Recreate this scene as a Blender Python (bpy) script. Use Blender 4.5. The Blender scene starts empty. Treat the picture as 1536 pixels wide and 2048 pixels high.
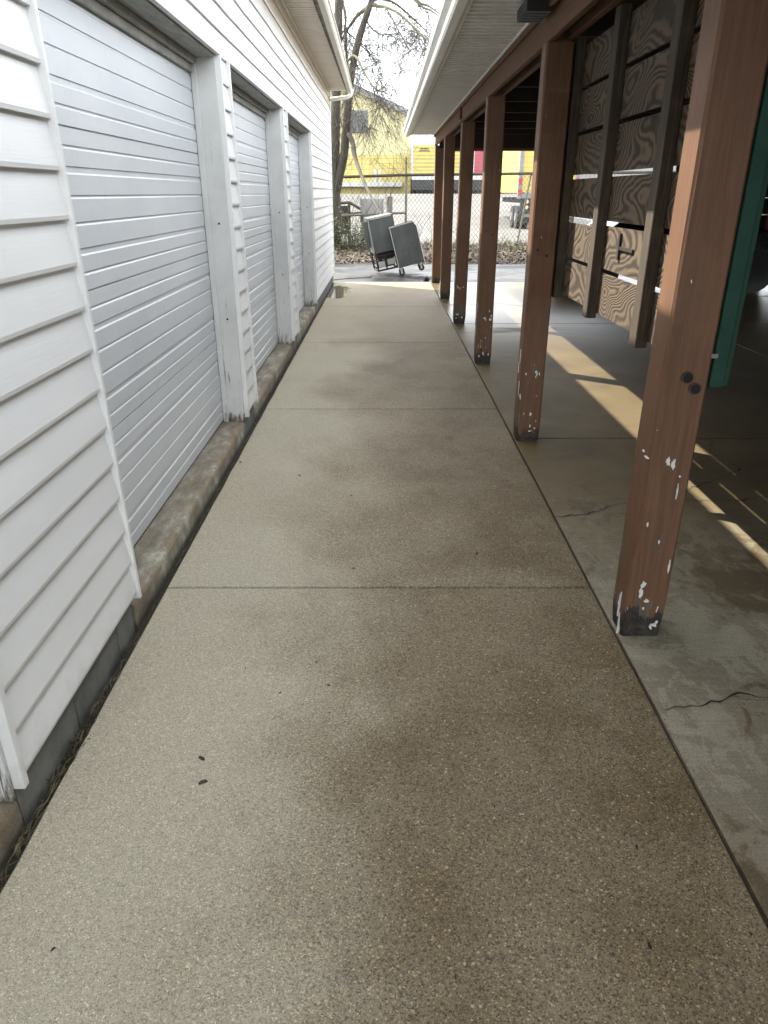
import bpy, bmesh, math, random
from mathutils import Vector, Matrix, noise as mnoise
R = math.radians
C = bpy.context.scene
COL = C.collection

# ------------------------------------------------------------------ camera
cam = bpy.data.cameras.new("camera"); camo = bpy.data.objects.new("camera", cam); COL.objects.link(camo)
camo.location = (0, 0, 1.6); camo.rotation_euler = (R(90 - 24.2), 0, 0)
cam.sensor_fit = 'VERTICAL'; cam.sensor_height = 24; cam.lens = 24 * 1420 / 2048
cam.clip_start = 0.05; cam.clip_end = 2000
C.camera = camo
C.render.resolution_x, C.render.resolution_y = 768, 1024

# ------------------------------------------------------------------ sky and sun
SUN = Vector((-0.704, 0.52, 1.0)).normalized()
ELEV = math.asin(SUN.z); ROT = math.atan2(SUN.x, SUN.y)
w = bpy.data.worlds.new("World"); C.world = w; w.use_nodes = True
nt = w.node_tree; nt.nodes.clear()
out = nt.nodes.new('ShaderNodeOutputWorld'); bg = nt.nodes.new('ShaderNodeBackground')
sky = nt.nodes.new('ShaderNodeTexSky'); sky.sky_type = 'NISHITA'; sky.sun_disc = False
sky.sun_elevation = ELEV; sky.sun_rotation = ROT; sky.air_density = 1.0; sky.dust_density = 2.5; sky.ozone_density = 1.0
tc = nt.nodes.new('ShaderNodeTexCoord'); mp = nt.nodes.new('ShaderNodeMapping'); mp.inputs['Scale'].default_value = (1, 1, 2.2)
cl = nt.nodes.new('ShaderNodeTexNoise'); cl.inputs['Scale'].default_value = 2.6; cl.inputs['Detail'].default_value = 7; cl.inputs['Roughness'].default_value = .6
rp = nt.nodes.new('ShaderNodeValToRGB'); rp.color_ramp.elements[0].position = .38; rp.color_ramp.elements[0].color = (.5, .5, .5, 1)
rp.color_ramp.elements[1].position = .6; rp.color_ramp.elements[1].color = (.95, .95, .95, 1)
mx = nt.nodes.new('ShaderNodeMixRGB'); mx.inputs['Color2'].default_value = (8.8, 9.0, 9.15, 1)
nt.links.new(tc.outputs['Generated'], mp.inputs['Vector']); nt.links.new(mp.outputs[0], cl.inputs['Vector'])
nt.links.new(cl.outputs['Fac'], rp.inputs['Fac']); nt.links.new(rp.outputs[0], mx.inputs['Fac'])
nt.links.new(sky.outputs[0], mx.inputs['Color1']); nt.links.new(mx.outputs[0], bg.inputs['Color'])
bg.inputs['Strength'].default_value = 0.12
nt.links.new(bg.outputs[0], out.inputs[0])
sl = bpy.data.lights.new("sun", 'SUN'); slo = bpy.data.objects.new("sun", sl); COL.objects.link(slo)
sl.energy = 2.6; sl.angle = R(0.55); sl.color = (1.0, .94, .84)
slo.rotation_euler = SUN.to_track_quat('Z', 'Y').to_euler(); slo.location = (-20, 15, 30)
C.view_settings.view_transform = 'Standard'; C.view_settings.look = 'None'; C.view_settings.gamma = 1
C.view_settings.exposure = 2.45

# ------------------------------------------------------------------ material helpers
class G:
    def __init__(s, name, coord='pos'):
        s.m = bpy.data.materials.new(name); s.m.use_nodes = True; s.t = s.m.node_tree
        s.b = s.t.nodes['Principled BSDF']
        if coord == 'pos': s.co = s.t.nodes.new('ShaderNodeNewGeometry').outputs['Position']
        else: s.co = s.t.nodes.new('ShaderNodeTexCoord').outputs['Object']
    def L(s, a, b):
        if isinstance(a, bpy.types.NodeSocket): s.t.links.new(a, b)
        elif b.type == 'RGBA': b.default_value = (*a, 1) if isinstance(a, (tuple, list)) else (a, a, a, 1)
        else: b.default_value = a
    def map(s, scale=(1, 1, 1), loc=(0, 0, 0), rot=(0, 0, 0), v=None):
        n = s.t.nodes.new('ShaderNodeMapping'); s.L(v or s.co, n.inputs[0])
        n.inputs['Scale'].default_value = scale; n.inputs['Location'].default_value = loc; n.inputs['Rotation'].default_value = rot
        return n.outputs[0]
    def noise(s, scale=5, detail=3, rough=.55, v=None, dist=0, out='Fac'):
        n = s.t.nodes.new('ShaderNodeTexNoise'); s.L(v or s.co, n.inputs['Vector'])
        n.inputs['Scale'].default_value = scale; n.inputs['Detail'].default_value = detail
        n.inputs['Roughness'].default_value = rough; n.inputs['Distortion'].default_value = dist
        return n.outputs[out]
    def vor(s, scale=5, v=None, feature='F1', out='Distance', rnd=1):
        n = s.t.nodes.new('ShaderNodeTexVoronoi'); n.feature = feature; s.L(v or s.co, n.inputs['Vector'])
        n.inputs['Scale'].default_value = scale; n.inputs['Randomness'].default_value = rnd
        return n.outputs[out]
    def ramp(s, f, *st):
        n = s.t.nodes.new('ShaderNodeValToRGB'); s.L(f, n.inputs[0]); e = n.color_ramp.elements
        while len(e) < len(st): e.new(.5)
        for i, (p, c) in enumerate(st):
            e[i].position = p; e[i].color = (*c, 1) if isinstance(c, (tuple, list)) else (c, c, c, 1)
        return n.outputs[0]
    def mix(s, f, a, b, mode='MIX'):
        n = s.t.nodes.new('ShaderNodeMixRGB'); n.blend_type = mode
        s.L(f, n.inputs[0]); s.L(a, n.inputs[1]); s.L(b, n.inputs[2]); return n.outputs[0]
    def math(s, op, a, b=0.0, c=0.0):
        n = s.t.nodes.new('ShaderNodeMath'); n.operation = op; s.L(a, n.inputs[0]); s.L(b, n.inputs[1]); s.L(c, n.inputs[2]); return n.outputs[0]
    def xyz(s, v=None):
        n = s.t.nodes.new('ShaderNodeSeparateXYZ'); s.L(v or s.co, n.inputs[0]); return n.outputs
    def step(s, v, lo, hi):      # smooth 0..1 between lo and hi
        n = s.t.nodes.new('ShaderNodeMapRange'); n.interpolation_type = 'SMOOTHSTEP'; s.L(v, n.inputs[0])
        n.inputs[1].default_value = lo; n.inputs[2].default_value = hi; return n.outputs[0]
    def bump(s, hgt, st=.3, dist=.01):
        n = s.t.nodes.new('ShaderNodeBump'); s.L(hgt, n.inputs['Height']); n.inputs['Strength'].default_value = st
        n.inputs['Distance'].default_value = dist; s.t.links.new(n.outputs[0], s.b.inputs['Normal'])
    def fin(s, col, rough=.6, metal=0.0, spec=None):
        s.L(col, s.b.inputs['Base Color']); s.L(rough, s.b.inputs['Roughness']); s.L(metal, s.b.inputs['Metallic'])
        if spec is not None: s.L(spec, s.b.inputs['Specular IOR Level'])
        return s.m

def simple(name, c, rough=.6, metal=0, var=.25, scale=8, coord='obj'):
    g = G(name, coord); n = g.noise(scale, 4)
    col = g.ramp(n, (.3, tuple(x * (1 - var) for x in c)), (.7, tuple(min(1, x * (1 + var)) for x in c)))
    return g.fin(col, rough, metal)

M = {}
def m_walk():
    g = G('walkway_concrete'); x, y, z = g.xyz()
    big = g.noise(1.1, 4, .5); med = g.noise(4.5, 5, .6)
    sx = g.math('ADD', x, g.math('MULTIPLY', g.math('SUBTRACT', big, .5), 1.5))
    sx = g.math('ADD', sx, g.math('MULTIPLY', g.math('SUBTRACT', med, .5), .28))
    damp = g.step(sx, -.72, .30)
    damp = g.math('MULTIPLY', damp, g.math('ADD', .86, g.math('MULTIPLY', g.step(g.noise(2.3, 6, .65, v=g.map(loc=(5, 1, 0))), .40, .60), .14)))
    base = g.mix(damp, (.385, .355, .28), (.135, .103, .058))
    base = g.mix(g.math('MULTIPLY', g.step(g.noise(.8, 3, .5, v=g.map(loc=(7, 3, 0))), .45, .7), .35), base, (.30, .26, .19))
    # drier, paler concrete along the slab joints
    fr = g.math('FRACT', g.math('DIVIDE', g.math('ADD', y, .108), 2.85))
    edge = g.math('MULTIPLY', g.step(fr, .09, .0), g.step(g.noise(3, 3), .4, .62))
    base = g.mix(g.math('MULTIPLY', edge, .16), base, (.42, .40, .34))
    # the far slabs are cleaner
    far = g.step(y, 7.0, 10.5)
    base = g.mix(g.math('MULTIPLY', far, .5), base, (.33, .28, .20))
    # fine streaks of sand finish
    v = g.vor(250, out='Color'); vx = g.xyz(v)
    agg = g.ramp(vx[0], (.0, (.12, .11, .10)), (.10, (.45, .42, .38)), (.4, (.95, .93, .90)), (.80, (1.15, 1.10, .98)), (.94, (1.6, 1.5, 1.25)), (1, (2.6, 2.4, 2.1)))
    amt = g.math('ADD', .38, g.math('MULTIPLY', damp, .5))
    col = g.mix(amt, base, g.mix(1.0, base, agg, 'MULTIPLY'))
    fine = g.ramp(g.noise(330, 2, .7), (.3, .5), (.72, 1.45))
    col = g.mix(.9, col, fine, 'MULTIPLY')
    bigst = g.vor(75, out='Color'); bd = g.step(g.vor(75), .0075 * 45, .0075 * 32); sel = g.xyz(bigst)
    col = g.mix(g.math('MULTIPLY', g.math('MULTIPLY', bd, g.step(sel[1], .90, .92)), g.math('ADD', .25, g.math('MULTIPLY', damp, .5))), col, (.42, .37, .26))
    col = g.mix(g.math('MULTIPLY', g.math('MULTIPLY', bd, g.step(sel[2], .90, .92)), g.math('ADD', .15, g.math('MULTIPLY', damp, .5))), col, (.035, .03, .022))
    pit = g.step(g.vor(26), .05, .035)
    pitsel = g.step(g.xyz(g.vor(26, out='Color'))[1], .80, .82)
    col = g.mix(g.math('MULTIPLY', pit, pitsel), col, (.03, .025, .02))
    # small dark droplets of damp
    spot = g.math('MULTIPLY', g.step(g.vor(1.6, v=g.map(scale=(1, .75, 1), v=None)), .085, .05), .42)
    col = g.mix(spot, col, g.mix(1, col, (.55, .5, .43), 'MULTIPLY'))
    # puddle by the far corner of the white building
    px = g.math('DIVIDE', g.math('ADD', x, .86), .26); py = g.math('DIVIDE', g.math('SUBTRACT', y, 13.1), .9)
    d = g.math('ADD', g.math('SQRT', g.math('ADD', g.math('MULTIPLY', px, px), g.math('MULTIPLY', py, py))), g.math('MULTIPLY', g.math('SUBTRACT', g.noise(5, 3), .5), 1.1))
    pud = g.step(d, 1.05, .95)
    col = g.mix(g.math('MULTIPLY', pud, .6), col, (.05, .045, .035))
    rough = g.mix(pud, g.math('SUBTRACT', .80, g.math('MULTIPLY', damp, .16)), .06)
    hg = g.math('ADD', g.math('MULTIPLY', g.noise(200, 3, .7), .6), g.math('MULTIPLY', vx[0], .5))
    g.bump(g.math('MULTIPLY', hg, g.math('SUBTRACT', 1, pud)), .35, .004)
    return g.fin(col, rough, 0, .35)
M['walk'] = m_walk()

def m_floor():
    g = G('carport_floor_concrete'); x, y, z = g.xyz()
    n1 = g.noise(1.3, 6, .6, dist=.4); n2 = g.noise(9, 7, .7, dist=.7, v=g.map(scale=(1.2, .8, 1), rot=(0, 0, .3)))
    pale = g.ramp(g.math('ADD', g.math('MULTIPLY', n1, .6), g.math('MULTIPLY', n2, .4)), (.42, (.10, .076, .044)), (.47, (.155, .125, .08)), (.485, (.20, .175, .125)), (.53, (.205, .18, .128)), (.545, (.255, .232, .170)), (.63, (.28, .258, .195)))
    wet = g.ramp(n1, (.35, (.095, .069, .032)), (.65, (.155, .117, .058)))
    f = g.step(g.math('ADD', y, g.math('MULTIPLY', g.math('SUBTRACT', n1, .5), 3.0)), 2.6, 4.2)
    col = g.mix(f, pale, wet)
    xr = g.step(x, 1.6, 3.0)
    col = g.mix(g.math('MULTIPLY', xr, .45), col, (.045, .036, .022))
    col = g.mix(.75, col, g.ramp(g.noise(190, 2, .7), (.3, .62), (.7, 1.32)), 'MULTIPLY')
    lin = g.noise(30, 3, .6, v=g.map(scale=(.25, 3.0, 1)))
    col = g.mix(.35, col, g.ramp(lin, (.35, .75), (.65, 1.2)), 'MULTIPLY')
    # wet sheen toward the far open end
    sh = g.math('MULTIPLY', g.step(y, 7.0, 11.5), g.step(g.noise(.9, 3, .5, v=g.map(loc=(2, 9, 0), scale=(.6, 1.6, 1))), .28, .42))
    rough = g.math('SUBTRACT', .62, g.math('MULTIPLY', sh, .34))
    g.bump(g.math('MULTIPLY', g.noise(120, 4, .7), 1.0), .12, .003)
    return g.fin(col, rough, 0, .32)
M['floor'] = m_floor()

def m_asphalt():
    g = G('wet_asphalt'); x, y, z = g.xyz()
    n = g.noise(.7, 5, .6); wetf = g.step(n, .42, .52)
    col = g.mix(wetf, g.ramp(g.noise(30, 5, .7), (.3, (.036, .036, .035)), (.7, (.07, .07, .068))), (.022, .022, .023))
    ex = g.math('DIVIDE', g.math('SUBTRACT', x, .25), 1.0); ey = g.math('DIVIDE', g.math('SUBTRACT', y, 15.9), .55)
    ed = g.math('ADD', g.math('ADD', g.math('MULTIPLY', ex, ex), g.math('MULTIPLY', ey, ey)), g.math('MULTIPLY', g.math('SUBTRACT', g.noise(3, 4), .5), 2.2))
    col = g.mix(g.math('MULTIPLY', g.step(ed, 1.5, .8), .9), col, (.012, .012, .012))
    rough = g.mix(wetf, .8, .42)
    g.bump(g.noise(60, 3, .7), .3, .004)
    return g.fin(col, rough, 0, .3)
M['asphalt'] = m_asphalt()
def m_lot():
    g = G('pale_lot_concrete'); n = g.noise(.25, 6, .6)
    return g.fin(g.ramp(n, (.3, (.050, .048, .042)), (.5, (.072, .069, .061)), (.7, (.095, .092, .082))), .8)
M['lot'] = m_lot()
M['soil'] = simple('leafy_soil', (.085, .065, .045), .95, 0, .5, 9, 'pos')
M['dirt'] = simple('groove_dirt', (.022, .018, .012), .95, 0, .5, 30, 'pos')
M['crack'] = simple('crack_dark', (.03, .025, .018), .95, 0, .3, 30, 'pos')

def m_vinyl():
    g = G('white_vinyl_siding'); x, y, z = g.xyz()
    n = g.noise(2.0, 5, .6, v=g.map(scale=(1, .4, 1.5)))
    col = g.ramp(n, (.3, (.69, .70, .695)), (.7, (.76, .77, .765)))
    # colour blends to tan towards the eave, and splashes of dirt low down
    tan = g.math('MULTIPLY', g.step(g.math('ADD', z, g.math('MULTIPLY', g.noise(3, 4), .25)), 2.90, 3.30), .85)
    col = g.mix(tan, col, (.44, .355, .245))
    low = g.math('MULTIPLY', g.step(g.math('ADD', z, g.math('MULTIPLY', g.noise(14, 5, .7), .22)), .34, .22), .5)
    col = g.mix(low, col, (.42, .40, .36))
    strk = g.step(g.noise(5, 5, .7, v=g.map(scale=(1, 6, .5))), .6, .8)
    col = g.mix(g.math('MULTIPLY', strk, .12), col, (.45, .42, .36))
    g.bump(g.math('ADD', g.math('MULTIPLY', g.noise(1.7, 2, .5, v=g.map(scale=(1, 1, 3))), 6), g.noise(30, 3, .5, v=g.map(scale=(1, .2, 6)))), .16, .004)
    return g.fin(col, .42)
M['vinyl'] = m_vinyl()
def m_doorp():
    g = G('garage_door_paint'); x, y, z = g.xyz()
    n = g.noise(1.6, 5, .65, v=g.map(scale=(1, .6, 1.2)))
    col = g.ramp(n, (.3, (.51, .54, .565)), (.7, (.60, .625, .645)))
    sm = g.noise(7, 5, .7, v=g.map(scale=(1, 2.2, .7)))
    col = g.mix(g.math('MULTIPLY', g.step(sm, .55, .75), .22), col, (.38, .40, .42))
    low = g.math('MULTIPLY', g.step(g.math('ADD', z, g.math('MULTIPLY', g.noise(8, 4), .3)), .5, .2), .3)
    col = g.mix(low, col, (.42, .42, .40))
    run = g.step(g.noise(6, 5, .7, v=g.map(scale=(1, 5, .35))), .56, .76)
    col = g.mix(g.math('MULTIPLY', run, .16), col, (.36, .36, .34))
    g.bump(g.math('ADD', g.math('MULTIPLY', g.noise(1.3, 2, .5), 5), g.noise(55, 2, .5, v=g.map(scale=(1, .35, 1)))), .10, .004)
    return g.fin(col, .42)
M['door'] = m_doorp()
def m_jamb():
    g = G('weathered_white_wood'); x, y, z = g.xyz()
    n = g.noise(3, 5, .6); col = g.ramp(n, (.3, (.50, .51, .50)), (.7, (.63, .64, .63)))
    cr = g.noise(14, 6, .75, v=g.map(scale=(5, 5, .22)))
    low = g.step(z, 1.7, .15)
    thr = g.math('ADD', cr, g.math('MULTIPLY', low, .07))
    col = g.mix(g.step(thr, .655, .70), col, (.12, .10, .07))
    rot = g.step(g.math('ADD', z, g.math('MULTIPLY', g.noise(22, 5, .7, v=g.map(scale=(2, 2, .4))), .42)), .40, .30)
    col = g.mix(rot, col, g.ramp(g.noise(20, 4, .7), (.35, (.03, .022, .015)), (.7, (.22, .18, .13))))
    g.bump(cr, .35, .004)
    return g.fin(col, .7)
M['jamb'] = m_jamb()
def m_header():
    g = G('grey_weathered_header'); n = g.noise(9, 6, .7, v=g.map(scale=(4, .5, 1)))
    return g.fin(g.ramp(n, (.3, (.20, .20, .185)), (.6, (.40, .40, .37)), (.8, (.5, .5, .47))), .75)
M['header'] = m_header()
def m_sill():
    g = G('old_concrete_sill'); x, y, z = g.xyz()
    n = g.noise(5, 6, .65, v=g.map(scale=(2.5, 1, 1)))
    col = g.ramp(n, (.36, (.14, .115, .08)), (.50, (.20, .175, .135)), (.60, (.27, .25, .20)), (.68, (.42, .40, .34)))
    # ochre lichen along the outer edge
    e = g.math('MULTIPLY', g.step(x, -1.05, -1.0), g.step(z, .045, .09))
    och = g.math('MULTIPLY', e, g.step(g.noise(11, 5, .7, v=g.map(scale=(1, .6, 1))), .45, .6))
    col = g.mix(g.math('MULTIPLY', och, .5), col, (.30, .19, .055))
    dk = g.step(g.math('ADD', z, g.math('MULTIPLY', g.noise(18, 5, .7), .07)), .075, .02)
    col = g.mix(g.math('MULTIPLY', dk, .8), col, (.04, .035, .022))
    col = g.mix(.7, col, g.ramp(g.noise(160, 2, .7), (.3, .6), (.7, 1.3)), 'MULTIPLY')
    g.bump(g.noise(90, 4, .7), .3, .004)
    return g.fin(col, .9)
M['sill'] = m_sill()
def m_block():
    g = G('concrete_block'); x, y, z = g.xyz()
    n = g.noise(6, 6, .65)
    col = g.ramp(n, (.3, (.085, .085, .078)), (.7, (.17, .17, .155)))
    low = g.step(g.math('ADD', z, g.math('MULTIPLY', g.noise(7, 4), .14)), .10, .02)
    col = g.mix(g.math('MULTIPLY', low, .8), col, (.035, .035, .028))
    g.bump(g.noise(110, 4, .7), .4, .005)
    return g.fin(col, .95)
M['block'] = m_block()
def m_soffit(name, c):
    g = G(name); n = g.noise(2.5, 5, .6)
    col = g.ramp(n, (.3, tuple(k * .86 for k in c)), (.7, c))
    col = g.mix(g.math('MULTIPLY', g.step(g.noise(6, 5, .7, v=g.map(scale=(2, .6, 1))), .55, .72), .25), col, (.30, .26, .2))
    return g.fin(col, .5)
M['soffit_w'] = m_soffit('tan_vinyl_soffit', (.66, .60, .50))
M['soffit_g'] = m_soffit('white_vented_soffit', (.70, .69, .64))
M['gutter'] = m_soffit('white_gutter_metal', (.78, .77, .71))
M['gutter_old'] = m_soffit('stained_gutter_metal', (.62, .59, .51))
M['fascia_dirty'] = simple('mildewed_fascia', (.16, .15, .12), .8, 0, .6, 6, 'pos')
M['shingle'] = simple('grey_shingles', (.12, .115, .11), .9, 0, .3, 12, 'pos')

def m_brown(name, interior=False):
    g = G(name); x, y, z = g.xyz()
    gr = g.noise(10, 6, .7, v=g.map(scale=(6, 6, .35)))
    col = g.ramp(gr, (.25, (.080, .037, .017)), (.5, (.125, .059, .027)), (.75, (.165, .083, .041)))
    blot = g.noise(3.1, 4, .6)
    col = g.mix(g.math('MULTIPLY', g.step(blot, .5, .7), .4), col, (.175, .092, .048))
    # flaked paint: white primer, mostly low on the post
    fl = g.noise(26, 3, .6, v=g.map(scale=(1.4, 1.4, .55)))
    thr = g.math('ADD', fl, g.math('MULTIPLY', g.step(z, .34, .05), .105))
    thr = g.math('ADD', thr, g.math('MULTIPLY', g.math('MULTIPLY', g.step(z, .0, .5), g.step(z, .85, .5)), .03))
    col = g.mix(g.step(thr, .745, .755), col, (.68, .68, .65))
    # bare grey weathered wood and black rot at the foot
    bare = g.math('ADD', g.noise(7, 4, .6, v=g.map(scale=(2.5, 2.5, .7), loc=(3, 1, 0))), g.math('MULTIPLY', g.step(z, .8, .0), .16))
    col = g.mix(g.step(bare, .70, .73), col, g.ramp(gr, (.3, (.03, .028, .022)), (.7, (.16, .14, .11))))
    rot = g.step(g.math('ADD', z, g.math('MULTIPLY', g.math('SUBTRACT', g.noise(13, 5, .7, v=g.map(scale=(1.6, 1.6, .45))), .5), .42)), .105, .085)
    col = g.mix(rot, col, g.ramp(g.noise(40, 4, .7), (.4, (.012, .01, .008)), (.75, (.07, .055, .04))))
    g.bump(g.math('ADD', gr, g.math('MULTIPLY', g.step(thr, .715, .725), .4)), .3, .003)
    return g.fin(col, .62)
M['brown'] = m_brown('brown_painted_post')
def m_brown2():
    g = G('brown_painted_beam'); gr = g.noise(10, 6, .7, v=g.map(scale=(6, .35, 6)))
    col = g.ramp(gr, (.25, (.078, .036, .016)), (.5, (.12, .057, .026)), (.75, (.155, .079, .038)))
    col = g.mix(g.step(g.noise(9, 4, .6, v=g.map(scale=(1, .5, 2))), .68, .71), col, (.05, .04, .03))
    g.bump(gr, .25, .003)
    return g.fin(col, .75, 0, .3)
M['beam'] = m_brown2()
M['darkwood'] = simple('dark_rafter_wood', (.018, .012, .008), .8, 0, .3, 6, 'pos')
def m_ply():
    g = G('weathered_plywood'); x, y, z = g.xyz()
    fld = g.noise(1.35, 1.2, .35, v=g.map(scale=(0, 1.15, 2.5), loc=(0, 1.7, .4)), dist=.45)
    fld = g.math('ADD', fld, g.math('MULTIPLY', g.noise(9, 4, .65, v=g.map(scale=(0, 1.6, 1))), .045)); fld = g.math('ADD', fld, g.math('MULTIPLY', z, .26))
    row = g.math('FLOOR', g.math('DIVIDE', g.math('SUBTRACT', z, .99), .2325))
    fld = g.math('ADD', fld, g.math('MULTIPLY', row, .213))
    ph = g.math('MULTIPLY', fld, 150)
    s = g.math('ADD', g.math('MULTIPLY', g.math('SINE', ph), .5), .5)
    s = g.math('ADD', g.math('MULTIPLY', s, .8), g.math('MULTIPLY', g.noise(60, 4, .7, v=g.map(scale=(1, 1, .3))), .25))
    col = g.ramp(s, (.06, (.018, .010, .005)), (.36, (.034, .021, .011)), (.54, (.088, .060, .033)), (1, (.125, .088, .050)))
    grey = g.noise(1.8, 4, .6)
    col = g.mix(g.math('MULTIPLY', g.step(grey, .4, .65), .35), col, (.07, .053, .035))
    g.bump(s, .5, .004)
    return g.fin(col, .85)
M['ply'] = m_ply()
def m_stud():
    g = G('weathered_stud'); gr = g.noise(14, 6, .7, v=g.map(scale=(5, 5, .3)))
    g.bump(gr, .5, .003)
    return g.fin(g.ramp(gr, (.3, (.024, .017, .011)), (.55, (.062, .046, .030)), (.8, (.11, .085, .058))), .85)
M['stud'] = m_stud()
M['holerim'] = simple('worn_hole_rim', (.06, .035, .02), .8, 0, .3, 40)
M['green'] = simple('green_paint', (.004, .042, .027), .75, 0, .2, 9, 'pos')
M['chip'] = simple('white_primer_chip', (.70, .70, .67), .7, 0, .1, 20)
M['black'] = simple('black_hole', (.012, .010, .008), .9, 0, .2, 20)
def m_steel():
    g = G('dull_stainless', 'obj'); n = g.noise(4, 6, .6, v=g.map(scale=(9, 9, .5))); n2 = g.noise(2.5, 4, .6)
    col = g.ramp(n2, (.3, (.062, .070, .070)), (.7, (.105, .115, .115)))
    col = g.mix(g.math('MULTIPLY', g.step(n, .5, .75), .5), col, (.16, .17, .17))
    return g.fin(col, g.ramp(n, (.3, .42), (.7, .58)), .3)
M['steel'] = m_steel()
M['steel_b'] = simple('bright_edge_steel', (.55, .56, .56), .35, .8, .1, 12)
M['rubber'] = simple('black_rubber', (.018, .018, .018), .6, 0, .2, 12)
M['rust'] = simple('rusty_dark_metal', (.035, .026, .020), .8, .2, .5, 14)
M['galv'] = simple('galvanised_fence', (.15, .135, .105), .7, .3, .3, 10, 'pos')
M['wirem'] = simple('fence_wire', (.11, .10, .085), .6, .4, .2, 10, 'pos')
M['rail'] = simple('dark_fence_rail', (.055, .045, .035), .8, .2, .4, 10, 'pos')
def m_bark():
    g = G('bark'); n = g.noise(9, 6, .75, v=g.map(scale=(2.5, 2.5, .5)))
    g.bump(n, .9, .03)
    return g.fin(g.ramp(n, (.35, (.018, .015, .011)), (.6, (.060, .052, .037)), (.75, (.10, .095, .058))), .9)
M['bark'] = m_bark()
M['bark_g'] = simple('mossy_limb_bark', (.11, .105, .06), .9, 0, .4, 3, 'pos')
M['twig'] = simple('grey_twigs', (.06, .050, .038), .9, 0, .3, 3, 'pos')
M['deadlimb'] = simple('bare_grey_limb', (.07, .058, .043), .85, 0, .3, 6, 'pos')
M['vine'] = simple('dry_vine', (.13, .12, .08), .9, 0, .5, 8, 'pos')
M['leaf_g'] = simple('ivy_leaf', (.075, .10, .03), .7, 0, .5, 6, 'pos')
def m_leaf():
    g = G('dry_leaves'); n = g.noise(17, 1, .5)
    return g.fin(g.ramp(n, (.32, (.020, .014, .009)), (.48, (.045, .033, .021)), (.58, (.085, .068, .048)), (.68, (.20, .175, .14))), .85)
M['leaf'] = m_leaf()
def m_grass():
    g = G('dry_grass'); n = g.noise(12, 2, .5)
    return g.fin(g.ramp(n, (.35, (.06, .05, .025)), (.6, (.12, .10, .055)), (.7, (.20, .17, .11))), .85)
M['grass'] = m_grass()
def m_corr(name, c):
    g = G(name); x, y, z = g.xyz()
    s = g.math('SINE', g.math('MULTIPLY', x, 21))
    n = g.noise(.5, 5, .6)
    col = g.mix(g.math('MULTIPLY', g.step(n, .4, .7), .25), c, tuple(k * .7 for k in c))
    g.bump(s, .5, .05)
    return g.fin(col, .6)
M['yellow_pale'] = m_corr('pale_yellow_metal', (.47, .43, .23))
M['yellow'] = simple('yellow_paint', (.42, .35, .11), .5, 0, .08, 2, 'pos')
M['yellow2'] = simple('trailer_yellow', (.38, .31, .075), .5, 0, .06, 3)
M['red'] = simple('container_red', (.26, .05, .07), .5, 0, .15, 3)
M['trim_w'] = simple('white_trim', (.40, .40, .385), .5, 0, .1, 3)
M['trim_g'] = simple('grey_trim', (.16, .165, .17), .6, 0, .15, 3)
M['dark'] = simple('dark_underbody', (.022, .022, .024), .7, 0, .4, 3)
M['ink'] = simple('dark_lettering', (.05, .04, .03), .7, 0, .1, 3)
M['redlamp'] = simple('red_reflector', (.30, .02, .02), .4, 0, .1, 3)
M['amber'] = simple('tail_lamp_glass', (.40, .33, .22), .3, 0, .1, 3)
M['grey'] = simple('grey_panel', (.22, .22, .21), .8, 0, .2, 4)
M['carpaint'] = simple('black_car_paint', (.012, .013, .015), .25, 0, .2, 3)
M['glass'] = simple('dark_car_glass', (.01, .012, .012), .06, 0, .1, 3)
M['hedge'] = simple('dark_foliage', (.04, .065, .022), .85, 0, .5, 2, 'pos')  # dark green is the leaf colour itself
M['cloth'] = simple('grey_tarp', (.27, .25, .22), .9, 0, .3, 8)
M['linep'] = simple('yellow_line_paint', (.60, .42, .08), .7, 0, .15, 5, 'pos')

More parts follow.
